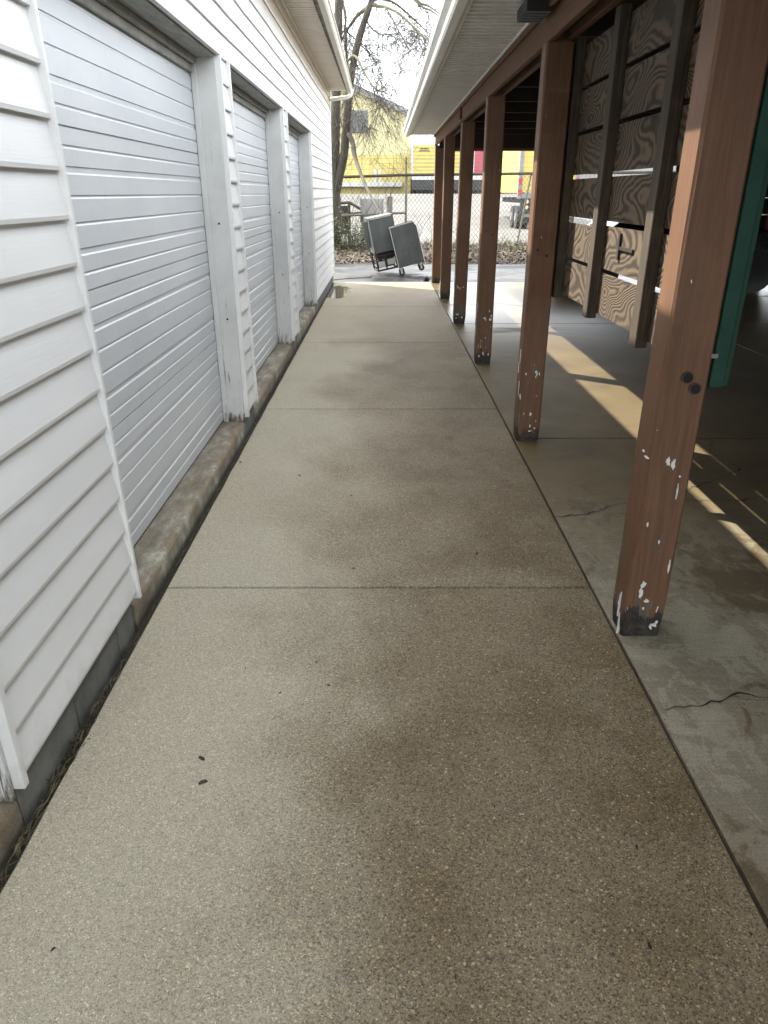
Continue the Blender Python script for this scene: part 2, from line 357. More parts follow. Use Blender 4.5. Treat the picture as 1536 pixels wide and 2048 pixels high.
# ------------------------------------------------------------------ mesh helpers
class MB:
    def __init__(s): s.v = []; s.f = []; s.mi = []; s.mats = []
    def mat(s, m):
        if m not in s.mats: s.mats.append(m)
        return s.mats.index(m)
    def add(s, vs, fs, m=None):
        o = len(s.v); s.v += [tuple(p) for p in vs]
        k = s.mat(m) if m else 0
        for f in fs: s.f.append([o + i for i in f]); s.mi.append(k)
    def box(s, x0, x1, y0, y1, z0, z1, m=None, T=None):
        vs = [Vector(p) for p in ((x0, y0, z0), (x1, y0, z0), (x1, y1, z0), (x0, y1, z0), (x0, y0, z1), (x1, y0, z1), (x1, y1, z1), (x0, y1, z1))]
        if T: vs = [T @ p for p in vs]
        s.add(vs, [(0, 3, 2, 1), (4, 5, 6, 7), (0, 1, 5, 4), (1, 2, 6, 5), (2, 3, 7, 6), (3, 0, 4, 7)], m)
    def tube(s, pts, rad, n=6, m=None, cap=True):
        pts = [Vector(p) for p in pts]
        if not isinstance(rad, (list, tuple)): rad = [rad] * len(pts)
        vs = []; fs = []; up = None
        for i, p in enumerate(pts):
            t = (pts[min(i + 1, len(pts) - 1)] - pts[max(i - 1, 0)])
            if t.length < 1e-9: t = Vector((0, 0, 1))
            t.normalize()
            if up is None: up = Vector((1, 0, 0)) if abs(t.x) < .8 else Vector((0, 1, 0))
            a = (up - t * up.dot(t))
            if a.length < 1e-6: a = t.orthogonal()
            a.normalize(); up = a; b = t.cross(a)
            for k in range(n):
                q = 2 * math.pi * k / n; vs.append(p + (a * math.cos(q) + b * math.sin(q)) * rad[i])
        for i in range(len(pts) - 1):
            for k in range(n):
                k2 = (k + 1) % n; fs.append((i * n + k, i * n + k2, (i + 1) * n + k2, (i + 1) * n + k))
        if cap: fs.append(tuple(reversed(range(n)))); fs.append(tuple(range((len(pts) - 1) * n, len(pts) * n)))
        s.add(vs, fs, m)
    def prism(s, prof, y0, y1, m=None, T=None):     # profile in xz, run along y
        n = len(prof); vs = [Vector((x, y0, z)) for x, z in prof] + [Vector((x, y1, z)) for x, z in prof]
        if T: vs = [T @ p for p in vs]
        fs = [(i, (i + 1) % n, n + (i + 1) % n, n + i) for i in range(n)] + [tuple(reversed(range(n))), tuple(range(n, 2 * n))]
        s.add(vs, fs, m)
    def build(s, name, mat=None, parent=None, bevel=0, smooth=False, seg=2):
        me = bpy.data.meshes.new(name); me.from_pydata(s.v, [], s.f)
        mats = s.mats or [mat]
        for k in mats: me.materials.append(k)
        if s.mats: me.polygons.foreach_set('material_index', s.mi)
        bm = bmesh.new(); bm.from_mesh(me)
        bmesh.ops.recalc_face_normals(bm, faces=bm.faces)
        if bevel: bmesh.ops.bevel(bm, geom=[e for e in bm.edges if not e.is_boundary and e.calc_face_angle(0) > .5], offset=bevel, segments=seg, affect='EDGES', profile=.6)
        bm.to_mesh(me); bm.free()
        if smooth: me.polygons.foreach_set('use_smooth', [True] * len(me.polygons))
        me.update()
        o = bpy.data.objects.new(name, me); COL.objects.link(o)
        if parent is not None: o.parent = parent
        return o
def tag(o, label=None, cat=None, group=None, kind=None):
    if label: o['label'] = label
    if cat: o['category'] = cat
    if group: o['group'] = group
    if kind: o['kind'] = kind
    return o
def thing(name, label, cat, loc=(0, 0, 0), rot=(0, 0, 0), group=None):
    o = bpy.data.objects.new(name, None); COL.objects.link(o); o.location = loc; o.rotation_euler = rot
    return tag(o, label, cat, group)
def part(mb, name, mat, parent, world=True, **k):
    o = mb.build(name, mat, parent, **k)
    if world:   # coordinates were given in world space
        off = Vector((0, 0, 0)); p = parent
        while p is not None: off += p.location; p = p.parent
        o.data.transform(Matrix.Translation(-off))
    return o
RN = random.Random(7)

# ------------------------------------------------------------------ ground
def hgt(y):
    if y < 42: return 0.0
    t = min(1, (y - 42) / 26); return 1.55 * t * t * (3 - 2 * t)
g = MB(); xs = [-300, -60, -20, -8, -4, 0, 4, 8, 20, 60, 300]; ys = [-80, -10, 0, 5, 10, 14, 18, 22, 24, 42, 46, 50, 54, 58, 62, 66, 68, 80, 120, 400]
vs = [(x, y, hgt(y) - .055) for y in ys for x in xs]; nx = len(xs)
g.add(vs, [(j * nx + i, j * nx + i + 1, (j + 1) * nx + i + 1, (j + 1) * nx + i) for j in range(len(ys) - 1) for i in range(nx - 1)])
tag(g.build('ground', M['asphalt'], smooth=True), kind='structure')
g = MB(); xs = [-120, 120]; ys = [23.6, 42, 45, 48, 51, 54, 57, 60, 63, 66, 68, 110]
vs = [(x, y, hgt(y) - .02) for y in ys for x in xs]
g.add(vs, [(j * 2, j * 2 + 1, j * 2 + 3, j * 2 + 2) for j in range(len(ys) - 1)])
tag(g.build('parking_lot', M['lot'], smooth=True), kind='structure')
g = MB(); g.add([(6.4, 28.2, -.015), (6.9, 28.2, -.015), (9.4, 38, -.015), (8.9, 38, -.015)], [(0, 1, 2, 3)])
tag(g.build('painted_line', M['linep']), kind='structure')
# leafy bank under the fence
g = MB(); NX, NY = 60, 14
vs = []
for j in range(NY + 1):
    for i in range(NX + 1):
        x = -9 + 20 * i / NX; t = j / NY; y = 19.25 + 4.9 * t + .25 * mnoise.noise(Vector((x * .8, 3, 0))) * (1 - t)
        z = -.05 + .26 * math.sin(math.pi * min(1, t * 1.0)) ** .8 + .05 * mnoise.noise(Vector((x * 1.7, y * 1.7, 1)))* math.sin(math.pi * t)
        vs.append((x, y, z - (.02 if j in (0, NY) else 0)))
g.add(vs, [(j * (NX + 1) + i, j * (NX + 1) + i + 1, (j + 1) * (NX + 1) + i + 1, (j + 1) * (NX + 1) + i) for j in range(NY) for i in range(NX)])
tag(g.build('bank', M['soil'], smooth=True), kind='structure')

# walkway slabs, kerb-to-kerb joints
g = MB(); js = [-6, -2.95, -.108, 2.742, 5.60, 8.43, 11.31, 14.62]
for a, b in zip(js[:-1], js[1:]):
    n = 12; L_ = []; Rr = []
    for i in range(n + 1):
        y = a + .005 + (b - a - .010) * i / n
        L_.append((-.965 + .006 * mnoise.noise(Vector((0, y * 4, 0))), y)); Rr.append((.918 + .003 * mnoise.noise(Vector((9, y * 3, 0))), y))
    loop = L_ + Rr[::-1]; m_ = len(loop)
    vs = [(x, y, -.1) for x, y in loop] + [(x, y, -.006) for x, y in loop]
    cx_, cy_ = 0, (a + b) / 2
    ins = [(x + (.006 if x < 0 else -.006), y + (.004 if y < cy_ - (b - a) / 2 + .02 else (-.004 if y > cy_ + (b - a) / 2 - .02 else 0)), 0) for x, y in loop]
    vs += ins
    fs = [(i, (i + 1) % m_, m_ + (i + 1) % m_, m_ + i) for i in range(m_)] + [(m_ + i, m_ + (i + 1) % m_, 2 * m_ + (i + 1) % m_, 2 * m_ + i) for i in range(m_)]
    k = 2 * m_
    fs += [(k + i, k + m_ - 1 - i, k + m_ - 2 - i, k + i + 1) for i in range(n)]
    g.add(vs, fs)
tag(g.build('walkway', M['walk']), kind='structure')
g = MB()
g.box(-.999, .95, -6, 14.6, -.05, -.022)
tag(g.build('soil', M['dirt']), kind='structure')
# carport floor: slabs
g = MB()
for a, b in ((-6, -2.4), (-2.4, .02), (.02, 4.86), (4.868, 9.75), (9.758, 14.62)):
    for x0, x1 in ((.932, 4.1), (4.108, 7.6)):
        g.box(x0, x1, a, b - .008, -.1, -.004)
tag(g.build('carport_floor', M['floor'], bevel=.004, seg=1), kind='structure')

# cracks in the carport floor
def crack(pts, w0, name, label, seed):
    rn = random.Random(seed); m = MB(); P = []
    for (x0, y0), (x1, y1) in zip(pts[:-1], pts[1:]):
        n = max(3, int(math.hypot(x1 - x0, y1 - y0) / .025))
        for i in range(n):
            t = i / n; P.append((x0 + (x1 - x0) * t + rn.uniform(-.009, .009), y0 + (y1 - y0) * t + rn.uniform(-.012, .012)))
    P.append(pts[-1]); vs = []; fs = []
    for i, (x, y) in enumerate(P):
        q = w0 * (.25 + abs(mnoise.noise(Vector((i * .21, seed, 0)))) * 2.2)
        vs += [(x, y - q, -.002), (x, y + q, -.002)]
        if i: fs.append((2 * i - 2, 2 * i - 1, 2 * i + 1, 2 * i))
    m.add(vs, fs); tag(m.build(name, M['crack']), kind='structure')
crack([(.935, 3.50), (1.05, 3.53), (1.16, 3.56), (1.28, 3.66), (1.5, 3.74), (2.0, 3.72), (2.6, 3.9)], .006, 'floor_crack', '', 1)
crack([(.935, 1.93), (1.08, 1.95), (1.15, 1.965), (1.22, 2.01), (1.34, 2.0), (1.5, 2.03), (1.9, 2.0)], .0045, 'floor_crack', '', 2)
crack([(1.22, 2.0), (1.27, 1.975), (1.34, 1.985), (1.40, 2.015)], .002, 'floor_crack', '', 3)
crack([(2.35, 4.85), (2.2, 4.55), (2.28, 4.25), (2.05, 4.05), (1.8, 3.9), (1.5, 3.74)], .008, 'floor_crack', '', 4)

# ------------------------------------------------------------------ white garage building
BLD = thing('garage_building', 'long white vinyl-sided building with roll-up doors on the left of the walkway', 'building', (-1.0, 4.0, 0))
PITCH = .1375; ZB = .15; HEAD = 2.35; TOP = 3.28; YE = 14.72
doors = [(-3.85, -1.42, -1.42), (-.99, 1.425, 1.425), (2.44, 4.92, 4.92), (5.34, 7.80, 7.80), (8.29, 10.66, 10.66)]
lean = {2.44: -.075, 5.34: -.13, 8.29: -.15, -.99: 0, -3.85: 0}
def wob(y, k):
    a = .007 * max(0, min(1, (k - 14) / 4)) ; e = max(0, 1 - abs(y - YE) / .6)
    return a * (1 - e) * (mnoise.noise(Vector((y * .9, k * .35, 4))) * 1.6 + .6 * mnoise.noise(Vector((y * 2.3, k * .5, 9))))
sd = MB()
def courses(y0, y1, k0, k1, l0=0, l1=0, ztop=None):
    for k in range(k0, k1):
        za = ZB + PITCH * k; zb = min(za + PITCH + .004, ztop or 99)
        t = lambda z: (z - ZB) / (HEAD - ZB)
        n = max(1, int((y1 - y0) / .3)); vs = []; fs = []
        for i in range(n + 1):
            f = i / n
            for z, x in ((za, -1.0), (za, -.982), (za + .012, -.980), (zb, -.997)):
                a = y0 + l0 * t(z); b = y1 + l1 * t(z); y = a + (b - a) * f
                vs.append((x, y, z + wob(y, k + (1 if z == zb else 0))))
        for i in range(n):
            for q in range(3): fs.append((i * 4 + q, (i + 1) * 4 + q, (i + 1) * 4 + q + 1, i * 4 + q + 1))
        sd.add(vs, fs)
    e = 0
courses(-6, -3.85, 0, 16); courses(-1.42, -.99, 0, 16)
courses(1.447, 2.44, 0, 16, 0, lean[2.44]); courses(4.94, 5.34, 0, 16, 0, lean[5.34]); courses(7.82, 8.29, 0, 16, 0, lean[8.29])
courses(10.68, YE, 0, 16); courses(-6, YE, 16, 23, ztop=TOP)
part(sd, 'siding', M['vinyl'], BLD)
c = MB()
piers = [(-6, -3.87), (-1.40, -1.01), (1.446, 2.34), (4.94, 5.18), (7.82, 8.12), (10.68, YE - .01)]
for a, b in piers: c.box(-1.25, -1.003, a, b, .14, HEAD)
c.box(-1.25, -1.003, -6, YE - .01, HEAD + .001, TOP + .1)
c.box(-7, -1.251, YE - .2, YE - .01, 0, TOP + .1)      # rear gable end wall
c.add([(-7, YE - .01, TOP + .1), (-1.0, YE - .01, TOP + .1), (-4, YE - .01, TOP + 1.1), (-7, YE - .2, TOP + .1), (-1.0, YE - .2, TOP + .1), (-4, YE - .2, TOP + 1.1)], [(0, 1, 2), (3, 4, 5), (0, 1, 4, 3), (1, 2, 5, 4), (0, 2, 5, 3)])
c.box(-7.1, -6.9, -6, YE - .2, 0, TOP + .1)
part(c, 'wall', M['vinyl'], BLD)
c = MB()                                          # corner post of the siding
c.box(-1.004, -.972, YE - .035, YE + .012, ZB - .01, TOP - .002); c.box(-1.04, -.985, YE - .0, YE + .014, ZB - .01, TOP - .003)
part(c, 'corner_trim', M['vinyl'], BLD, bevel=.003)
# block foundation
c = MB()
for a, b in [(-6, -3.87), (-1.40, -1.01), (1.45, 2.42), (4.95, 5.33), (7.83, 8.27), (10.69, YE - .03)]:
    y = a
    while y < b - .02:
        e = min(b, y + .395); c.box(-1.3, -1.002 + RN.uniform(-.003, .002), y + .004, e - .004, -.1, .148); y += .40
    c.box(-1.3, -1.009, a, b, -.1, .147)
    part(c, 'foundation', M['block'], BLD, bevel=.003, seg=1); c = MB()
# sills, doors, jambs
rib = [(.060, .010), (.130, .024), (.227, .010), (.32, .010), (.412, .024), (.497, .010)]
for a, b, _ in doors:
    s = MB(); n = 14; prof = [(-1.5, -.1), (-1.5, .105), (-1.155, .103), (-1.05, .101), (-1.014, .098), (-1.003, .090), (-.998, .075), (-.997, -.1)]
    vs = []; fs = []; m_ = len(prof)
    ya, yb = a - .0, b + .02
    for i in range(n + 1):
        y = ya + (yb - ya) * i / n
        for j, (x, z) in enumerate(prof):
            dx = .003 * mnoise.noise(Vector((y * 2.2, j * .6, 1))) if j > 3 else 0; vs.append((x + dx - (.004 if j > 4 else 0), y, z + (dx if j < 7 else 0)))
    for i in range(n):
        for j in range(m_ - 1): fs.append((i * m_ + j, (i + 1) * m_ + j, (i + 1) * m_ + j + 1, i * m_ + j + 1))
    fs += [tuple(range(m_)), tuple(range(n * m_, (n + 1) * m_))]
    s.add(vs, fs)
    d0 = thing_loc = Vector((0, 0, 0))
    D = MB(); prof = []; X0 = -1.15
    for sct in range(4):
        J = .116 + .568 * (sct + 1)
        seq = []
        zb_ = J - .568
        seq.append((zb_ + .002, -.010)); seq.append((zb_ + .0035, 0))
        for off, wd in reversed(rib):
            zt = J - off; seq += [(zt - wd - .004, 0), (zt - wd + .002, -.0045), (zt - .002, -.0045), (zt, 0)]
        seq += [(J - .0035, 0), (J - .002, -.010)]
        prof += seq
    vs = []; fs = []
    for z, dx in prof: vs += [(X0 + dx, a - .02, z), (X0 + dx, b + .0, z)]
    for i in range(len(prof) - 1): fs.append((2 * i, 2 * i + 1, 2 * i + 3, 2 * i + 2))
    D.add(vs, fs); D.box(X0 - .05, X0 - .013, a - .02, b, .112, 2.392)
    do = part(D, 'garage_door', M['door'], BLD)
    part(s, 'door_sill', M['sill'], do)
    j = MB(); j.box(-1.115, -.999, b, b + .019, .101, HEAD - .001); j.box(-1.148, -1.113, b - .016, b + .019, .101, HEAD - .02); part(j, 'door_jamb', M['jamb'], do, bevel=.003, seg=1)
    j = MB(); j.box(-1.148, -1.003, a - .11 if lean.get(a) else a - .02, a + (lean.get(a) or 0) - .04, .14, HEAD - .001); part(j, 'door_jamb', M['jamb'], do)
    j = MB(); j.box(-1.145, -1.003, a - .2, b + .018, HEAD - .018, HEAD - .0005); j.box(-1.149, -1.11, a - .1, b - .017, HEAD - .055, HEAD - .019)
    j.box(-1.149, -1.135, a - .1, b - .017, HEAD - .10, HEAD - .056); part(j, 'door_header', M['header'], do, bevel=.004, seg=1)
    j = MB(); ln = lean.get(a) or 0
    # leaning J channel on the near side and straight channel on the far side, with one over the head
    vs = []
    for z, dy in ((.125, 0), (HEAD + .012, ln)):
        vs += [(-1.004, a + .0 + dy, z), (-.970, a + .0 + dy, z), (-.970, a + .020 + dy, z), (-1.004, a + .020 + dy, z)]
    j.add(vs, [(0, 1, 2, 3), (4, 5, 6, 7), (0, 1, 5, 4), (1, 2, 6, 5), (2, 3, 7, 6), (3, 0, 4, 7)])
    j.box(-1.002, -.970, b + .019, b + .045, .128, HEAD + .016)
    j.box(-1.002, -.972, a + ln + .023, b + .018, HEAD - .003, HEAD + .016)
    part(j, 'door_trim', M['vinyl'], do, bevel=.002, seg=1)
    if b > 0:
        for zz in (1.42, .82):
            j = MB(); j.tube([(-1.06, b - .001, zz), (-1.06, b - .004, zz)], .007, 8); part(j, 'nail_head', M['rust'], do)
# eaves
c = MB(); y = -6.0; vs = []; fs = []
prof = []
while y < YE + .02:
    prof += [(y, TOP), (y + .078, TOP), (y + .082, TOP + .028), (y + .096, TOP + .028)]; y += .10
for yy, zz in prof: vs += [(-.999, yy, zz), (-.665, yy, zz)]
fs = [(2 * i, 2 * i + 1, 2 * i + 3, 2 * i + 2) for i in range(len(prof) - 1)]
c.add(vs, fs); part(c, 'soffit', M['soffit_w'], BLD)
c = MB(); c.box(-.998, -.965, -6, YE + .01, TOP - .022, TOP - .002); part(c, 'soffit_trim', M['soffit_w'], BLD, bevel=.004, seg=1)
c = MB(); c.box(-.668, -.622, -6, YE + .03, TOP - .012, TOP + .10); c.box(-.676, -.668, -6, YE + .03, TOP - .02, TOP + .10); part(c, 'fascia', M['fascia_dirty'], BLD)
def gutter(prof, segs, mat, parent, name='gutter'):
    m = MB(); n = len(prof); vs = []; fs = []
    for y, dx in segs:
        for x, z in prof: vs.append((x + dx, y, z))
    for i in range(len(segs) - 1):
        for k in range(n): fs.append((i * n + k, i * n + (k + 1) % n, (i + 1) * n + (k + 1) % n, (i + 1) * n + k))
    fs += [tuple(range(n)), tuple(range((len(segs) - 1) * n, len(segs) * n))]
    m.add(vs, fs); return part(m, name, mat, parent)
gut = gutter([(-.621, 3.238), (-.565, 3.238), (-.548, 3.26), (-.545, 3.295), (-.530, 3.305), (-.526, 3.315), (-.534, 3.315), (-.60, 3.308), (-.621, 3.318)],
             [(-6, .0), (5, .0), (8, .0), (11, -.01), (13, -.02), (YE + .04, -.035)], M['gutter_old'], BLD)
c = MB(); c.tube([(-.585, YE + .03, 3.30), (-.585, YE + .04, 3.235), (-.61, YE + .045, 3.20), (-.66, YE + .045, 3.175), (-.99, YE + .06, 3.14), (-1.06, YE + .06, 3.11), (-1.08, YE + .06, 3.04), (-1.08, YE + .06, .25)], .034, 8)
part(c, 'downspout', M['gutter'], gut, smooth=True)
c = MB()
c.add([(-.60, -6.05, 3.36), (-.60, YE + .06, 3.36), (-4.0, YE + .06, 4.48), (-4.0, -6.05, 4.48), (-.60, -6.05, 3.39), (-.60, YE + .06, 3.39), (-4.0, YE + .06, 4.51), (-4.0, -6.05, 4.51)],
      [(0, 1, 2, 3), (4, 5, 6, 7), (0, 1, 5, 4), (1, 2, 6, 5), (2, 3, 7, 6), (3, 0, 4, 7)])
c.add([(-7.4, -6.05, 3.36), (-7.4, YE + .06, 3.36), (-4.001, YE + .06, 4.48), (-4.001, -6.05, 4.48), (-7.4, -6.05, 3.39), (-7.4, YE + .06, 3.39), (-4.001, YE + .06, 4.51), (-4.001, -6.05, 4.51)],
      [(0, 1, 2, 3), (4, 5, 6, 7), (0, 1, 5, 4), (1, 2, 6, 5), (2, 3, 7, 6), (3, 0, 4, 7)])
part(c, 'roof', M['shingle'], BLD)

# ------------------------------------------------------------------ carport
CP = thing('carport', 'open wooden carport on brown painted posts to the right of the walkway', 'carport', (4.2, 4.0, 0))
PY = [-4.96, -2.50, -.07, 2.36, 4.79, 7.27, 9.75, 12.17, 14.45]
BB = 2.385; BT = 2.565
for i, y in enumerate(PY):
    m = MB(); n = 8; rn = random.Random(40 + i)
    ln = rn.uniform(-.008, .008) if i != 3 else 0
    for q in range(n):      # stacked so the faces are a little uneven
        pass
    zs = [-.004, .05, .10, .35, .8, 1.3, 1.8, BB]
    X0, X1, Y0, Y1 = .932, 1.094, y, y + .14
    vs = []; fs = []
    def ring(z, k):
        j = lambda s_: .004 * mnoise.noise(Vector((s_ * 3.1 + i * 7, z * 2.5, 0)))
        er = .014 * max(0, 1 - z / .08) * (1 if k < 3 else 0)
        b = .009
        pts = [(X0 + b, Y0), (X1 - b, Y0), (X1, Y0 + b), (X1, Y1 - b), (X1 - b, Y1), (X0 + b, Y1), (X0, Y1 - b), (X0, Y0 + b)]
        cxx, cyy = (X0 + X1) / 2, (Y0 + Y1) / 2
        return [(px + j(a) - er * (1 if px > cxx else -1) * .7 * (.6 + rn.random() * .6) + ln * z, py + j(a + 20) - er * (1 if py > cyy else -1) * .5, z) for a, (px, py) in enumerate(pts)]
    for k, z in enumerate(zs): vs += ring(z, k)
    for k in range(len(zs) - 1):
        for a in range(8): fs.append((k * 8 + a, k * 8 + (a + 1) % 8, (k + 1) * 8 + (a + 1) % 8, (k + 1) * 8 + a))
    fs += [tuple(range(8)), tuple(range((len(zs) - 1) * 8, len(zs) * 8))]
    m.add(vs, fs, M['brown'])
    def disc(cx, cz, r, mat, yy=y - .0035, sx=1, n=12):
        m.add([(cx + r * sx * math.cos(2 * math.pi * k / n), yy, cz + r * math.sin(2 * math.pi * k / n)) for k in range(n)] + [(cx + r * sx * math.cos(2 * math.pi * k / n), y + .01, cz + r * math.sin(2 * math.pi * k / n)) for k in range(n)],
              [tuple(range(n))] + [(k, (k + 1) % n, n + (k + 1) % n, n + k) for k in range(n)], mat)
    def flake(cx, cz, w_, h_, seed, side=0):
        rn2 = random.Random(seed); n = 13; pts = []
        for k in range(n):
            a = 2 * math.pi * k / n; rr = rn2.uniform(.45, 1.15)
            pts.append((w_ * rr * math.cos(a), h_ * rr * math.sin(a)))
        if side == 0: vs = [(cx + u, y - .005, cz + v) for u, v in pts] + [(cx + u, y + .006, cz + v) for u, v in pts]
        else: vs = [(X0 - .004, y + cx + u, cz + v) for u, v in pts] + [(X0 + .006, y + cx + u, cz + v) for u, v in pts]
        m.add(vs, [tuple(range(n))] + [(k, (k + 1) % n, n + (k + 1) % n, n + k) for k in range(n)], M['chip'])
    if i == 3:
        for hx, hz in ((1.018, 1.035), (1.050, .997)):
            disc(hx, hz, .0205, M['holerim'], y - .0038, 1.05, 18); disc(hx + .0015, hz - .001, .0165, M['black'], y - .0042, 1.0, 18)
        for f_ in ((1.003, .735, .008, .018), (1.022, .728, .008, .022), (.985, .20, .008, .030), (.99, .235, .010, .016), (1.012, .165, .010, .008), (1.005, .13, .005, .006), (1.060, .055, .012, .010), (1.045, .045, .006, .014), (1.066, .068, .006, .006), (1.075, .31, .004, .030), (1.053, .62, .0025, .035), (1.053, .68, .004, .005), (.967, .49, .003, .01), (1.02, .42, .003, .01)):
            flake(*f_, seed=int(f_[0] * 1000 + f_[1] * 77))
        for f_ in ((.05, .12, .014, .055), (.03, .05, .006, .05), (.02, .745, .018, .004), (.05, .757, .012, .004)):
            flake(*f_, seed=int(f_[0] * 900 + f_[1] * 77), side=1)
    elif i in (4, 5, 6):
        for k in range(9):
            flake(rn.uniform(.96, 1.075), abs(rn.gauss(.0, .05)) + .07 if k > 4 else rn.uniform(.44, .50), rn.uniform(.004, .011), rn.uniform(.006, .020), k + i * 30)
        disc(.975, 1.27, .007, M['black']); disc(1.035, 1.235, .008, M['black'])
        for k in range(3): flake(.03 + .03 * k, rn.uniform(.3, .6), .008, .05, k + 88, 1)
    m.build('post', parent=CP).data.transform(Matrix.Translation((-4.2, -4, 0)))
c = MB(); c.box(.930, .968, -6, 14.62, BB, BT); part(c, 'beam', M['beam'], CP, bevel=.004, seg=1)
c = MB(); c.box(1.06, 1.098, -6, 14.62, BB + .02, BT - .02); part(c, 'beam', M['beam'], CP, bevel=.004, seg=1)
c = MB(); c.box(.905, .929, -6, 14.64, BT - .04, BT + .002); part(c, 'beam_trim', M['beam'], CP, bevel=.003, seg=1)
# far-side posts and beam
for y in PY[1:]:
    c = MB(); c.box(7.2, 7.36, y, y + .14, -.004, BB); part(c, 'post', M['brown'], CP, bevel=.006, seg=1)
c = MB(); c.box(7.2, 7.36, -6, 14.62, BB, BT); part(c, 'beam', M['darkwood'], CP)
for k in range(7):
    c = MB(); c.box(5.35, 7.19, 14.42, 14.45, .36 + k * .29, .36 + k * .29 + .284); part(c, 'end_board', M['darkwood'], CP)
    c = MB(); c.box(7.36, 7.385, -6, 14.6, .34 + k * .30, .34 + k * .30 + .292); part(c, 'side_board', M['darkwood'], CP)
# ribbed vented soffit
c = MB(); prof = []; y = -6.0
while y < 14.6:
    prof += [(y, BT + .002), (y + .040, BT + .002), (y + .046, BT + .018), (y + .094, BT + .018), (y + .10, BT + .002)]; y += .10
vs = []
for yy, zz in prof: vs += [(.904, yy, zz), (.475, yy, zz)]
c.add(vs, [(2 * i, 2 * i + 1, 2 * i + 3, 2 * i + 2) for i in range(len(prof) - 1)])
part(c, 'soffit', M['soffit_g'], CP)
c = MB(); c.box(.884, .904, -6, 14.6, BT - .012, BT + .001); c.box(.470, .490, -6, 14.62, BT - .010, BT + .0015); part(c, 'soffit_trim', M['gutter'], CP, bevel=.003, seg=1)
c = MB(); c.box(.448, .469, -6, 14.64, BT - .016, BT + .13); part(c, 'fascia', M['gutter_old'], CP)
gutter([(.447, 2.535), (.395, 2.535), (.385, 2.55), (.380, 2.585), (.352, 2.615), (.345, 2.64), (.347, 2.652), (.355, 2.652), (.44, 2.63), (.447, 2.652)], [(-6, 0), (14.66, 0)], M['gutter'], CP)
# roof, ceiling joists, end header
c = MB()
c.add([(.40, -6.05, 2.66), (.40, 14.68, 2.66), (4.1, 14.68, 3.80), (4.1, -6.05, 3.80), (.40, -6.05, 2.69), (.40, 14.68, 2.69), (4.1, 14.68, 3.83), (4.1, -6.05, 3.83)],
      [(0, 1, 2, 3), (4, 5, 6, 7), (0, 1, 5, 4), (1, 2, 6, 5), (2, 3, 7, 6), (3, 0, 4, 7)])
c.add([(7.8, -6.05, 2.66), (7.8, 14.68, 2.66), (4.101, 14.68, 3.80), (4.101, -6.05, 3.80), (7.8, -6.05, 2.69), (7.8, 14.68, 2.69), (4.101, 14.68, 3.83), (4.101, -6.05, 3.83)],
      [(0, 1, 2, 3), (4, 5, 6, 7), (0, 1, 5, 4), (1, 2, 6, 5), (2, 3, 7, 6), (3, 0, 4, 7)])
part(c, 'roof', M['shingle'], CP)
c = MB(); c.box(1.10, 7.19, -6, 14.4, BT + .14, BT + .16); part(c, 'ceiling', M['darkwood'], CP)
y = -5.4
while y < 14.3:
    c = MB(); c.box(1.10, 7.19, y, y + .04, BT - .02, BT + .138); part(c, 'joist', M['darkwood'], CP); y += 1.22
c = MB(); c.box(1.10, 7.19, 14.46, 14.60, 2.30, BT + .139); part(c, 'end_header', M['beam'], CP)
c = MB(); c.box(1.0, 7.3, 14.40, 14.459, 2.34, 3.45 - .6); part(c, 'gable_panel', M['darkwood'], CP)
# weathered slatted plywood screen hung behind the posts
pw = MB(); z = .99
for k in range(6):
    z0 = .99 + .2325 * k; y0, y1 = 2.405, 5.25
    if k == 1:
        pw.box(1.160, 1.172, y0, 4.31, z0 + .012, z0 + .2325 - .012); pw.box(1.160, 1.172, 4.312, y1, z0 + .012, z0 + .2325 - .024)
    else: pw.box(1.160, 1.172, y0 + RN.uniform(0, .01), y1, z0 + .012, z0 + .2325 - .012)
scr = part(pw, 'slatted_screen', M['ply'], CP)
tag(scr, 'weathered plywood slats with wavy grain')
pg = MB()
for k in range(6):
    z0 = .99 + .2325 * k; pg.box(1.1725, 1.180, 2.41, 5.25 if k != 1 else 4.31, z0 + .020, z0 + .2325 - .022)
part(pg, 'green_backing', M['green'], scr)
for ys_ in (2.45, 3.155, 3.98, 4.80):
    s = MB(); s.box(1.105, 1.159, ys_, ys_ + .088, .975, BB + .02); part(s, 'stud', M['stud'], scr, bevel=.003, seg=1)
s = MB(); s.box(1.099, 1.146, 2.362, 2.402, 1.0, BB - .01); s.box(1.146, 1.166, 2.372, 2.402, 1.003, BB - .01); part(s, 'end_board', M['green'], scr, bevel=.003, seg=1)
s = MB(); s.box(1.084, 1.106, 2.354, 2.361, 1.10, 1.114); part(s, 'metal_clip', M['trim_g'], scr)
# slat latch pieces
s = MB(); s.box(1.148, 1.158, 3.70, 3.725, 1.30, 1.42); s.box(1.150, 1.1585, 3.50, 3.70, 1.345, 1.36); part(s, 'latch', M['rust'], scr)
# unlit fixture and conduit under the eave
s = MB(); s.box(.76, .90, 4.55, 4.87, BT - .075, BT - .014); fx = part(s, 'light_fixture', M['dark'], CP, bevel=.006)
s = MB(); s.tube([(.895, 3.9, BT - .05), (.895, 4.3, BT - .055), (.885, 4.54, BT - .05)], .012, 8); part(s, 'conduit', M['beam'], fx)
for k in range(5):
    s = MB(); s.box(.765, .895, 4.57 + k * .062, 4.582 + k * .062, BT - .082, BT - .076); part(s, 'fixture_fin', M['trim_g'], fx)
s = MB(); s.box(.900, .928, 9.66, 9.78, BT - .16, BT - .045); part(s, 'bracket', M['beam'], CP, bevel=.003)

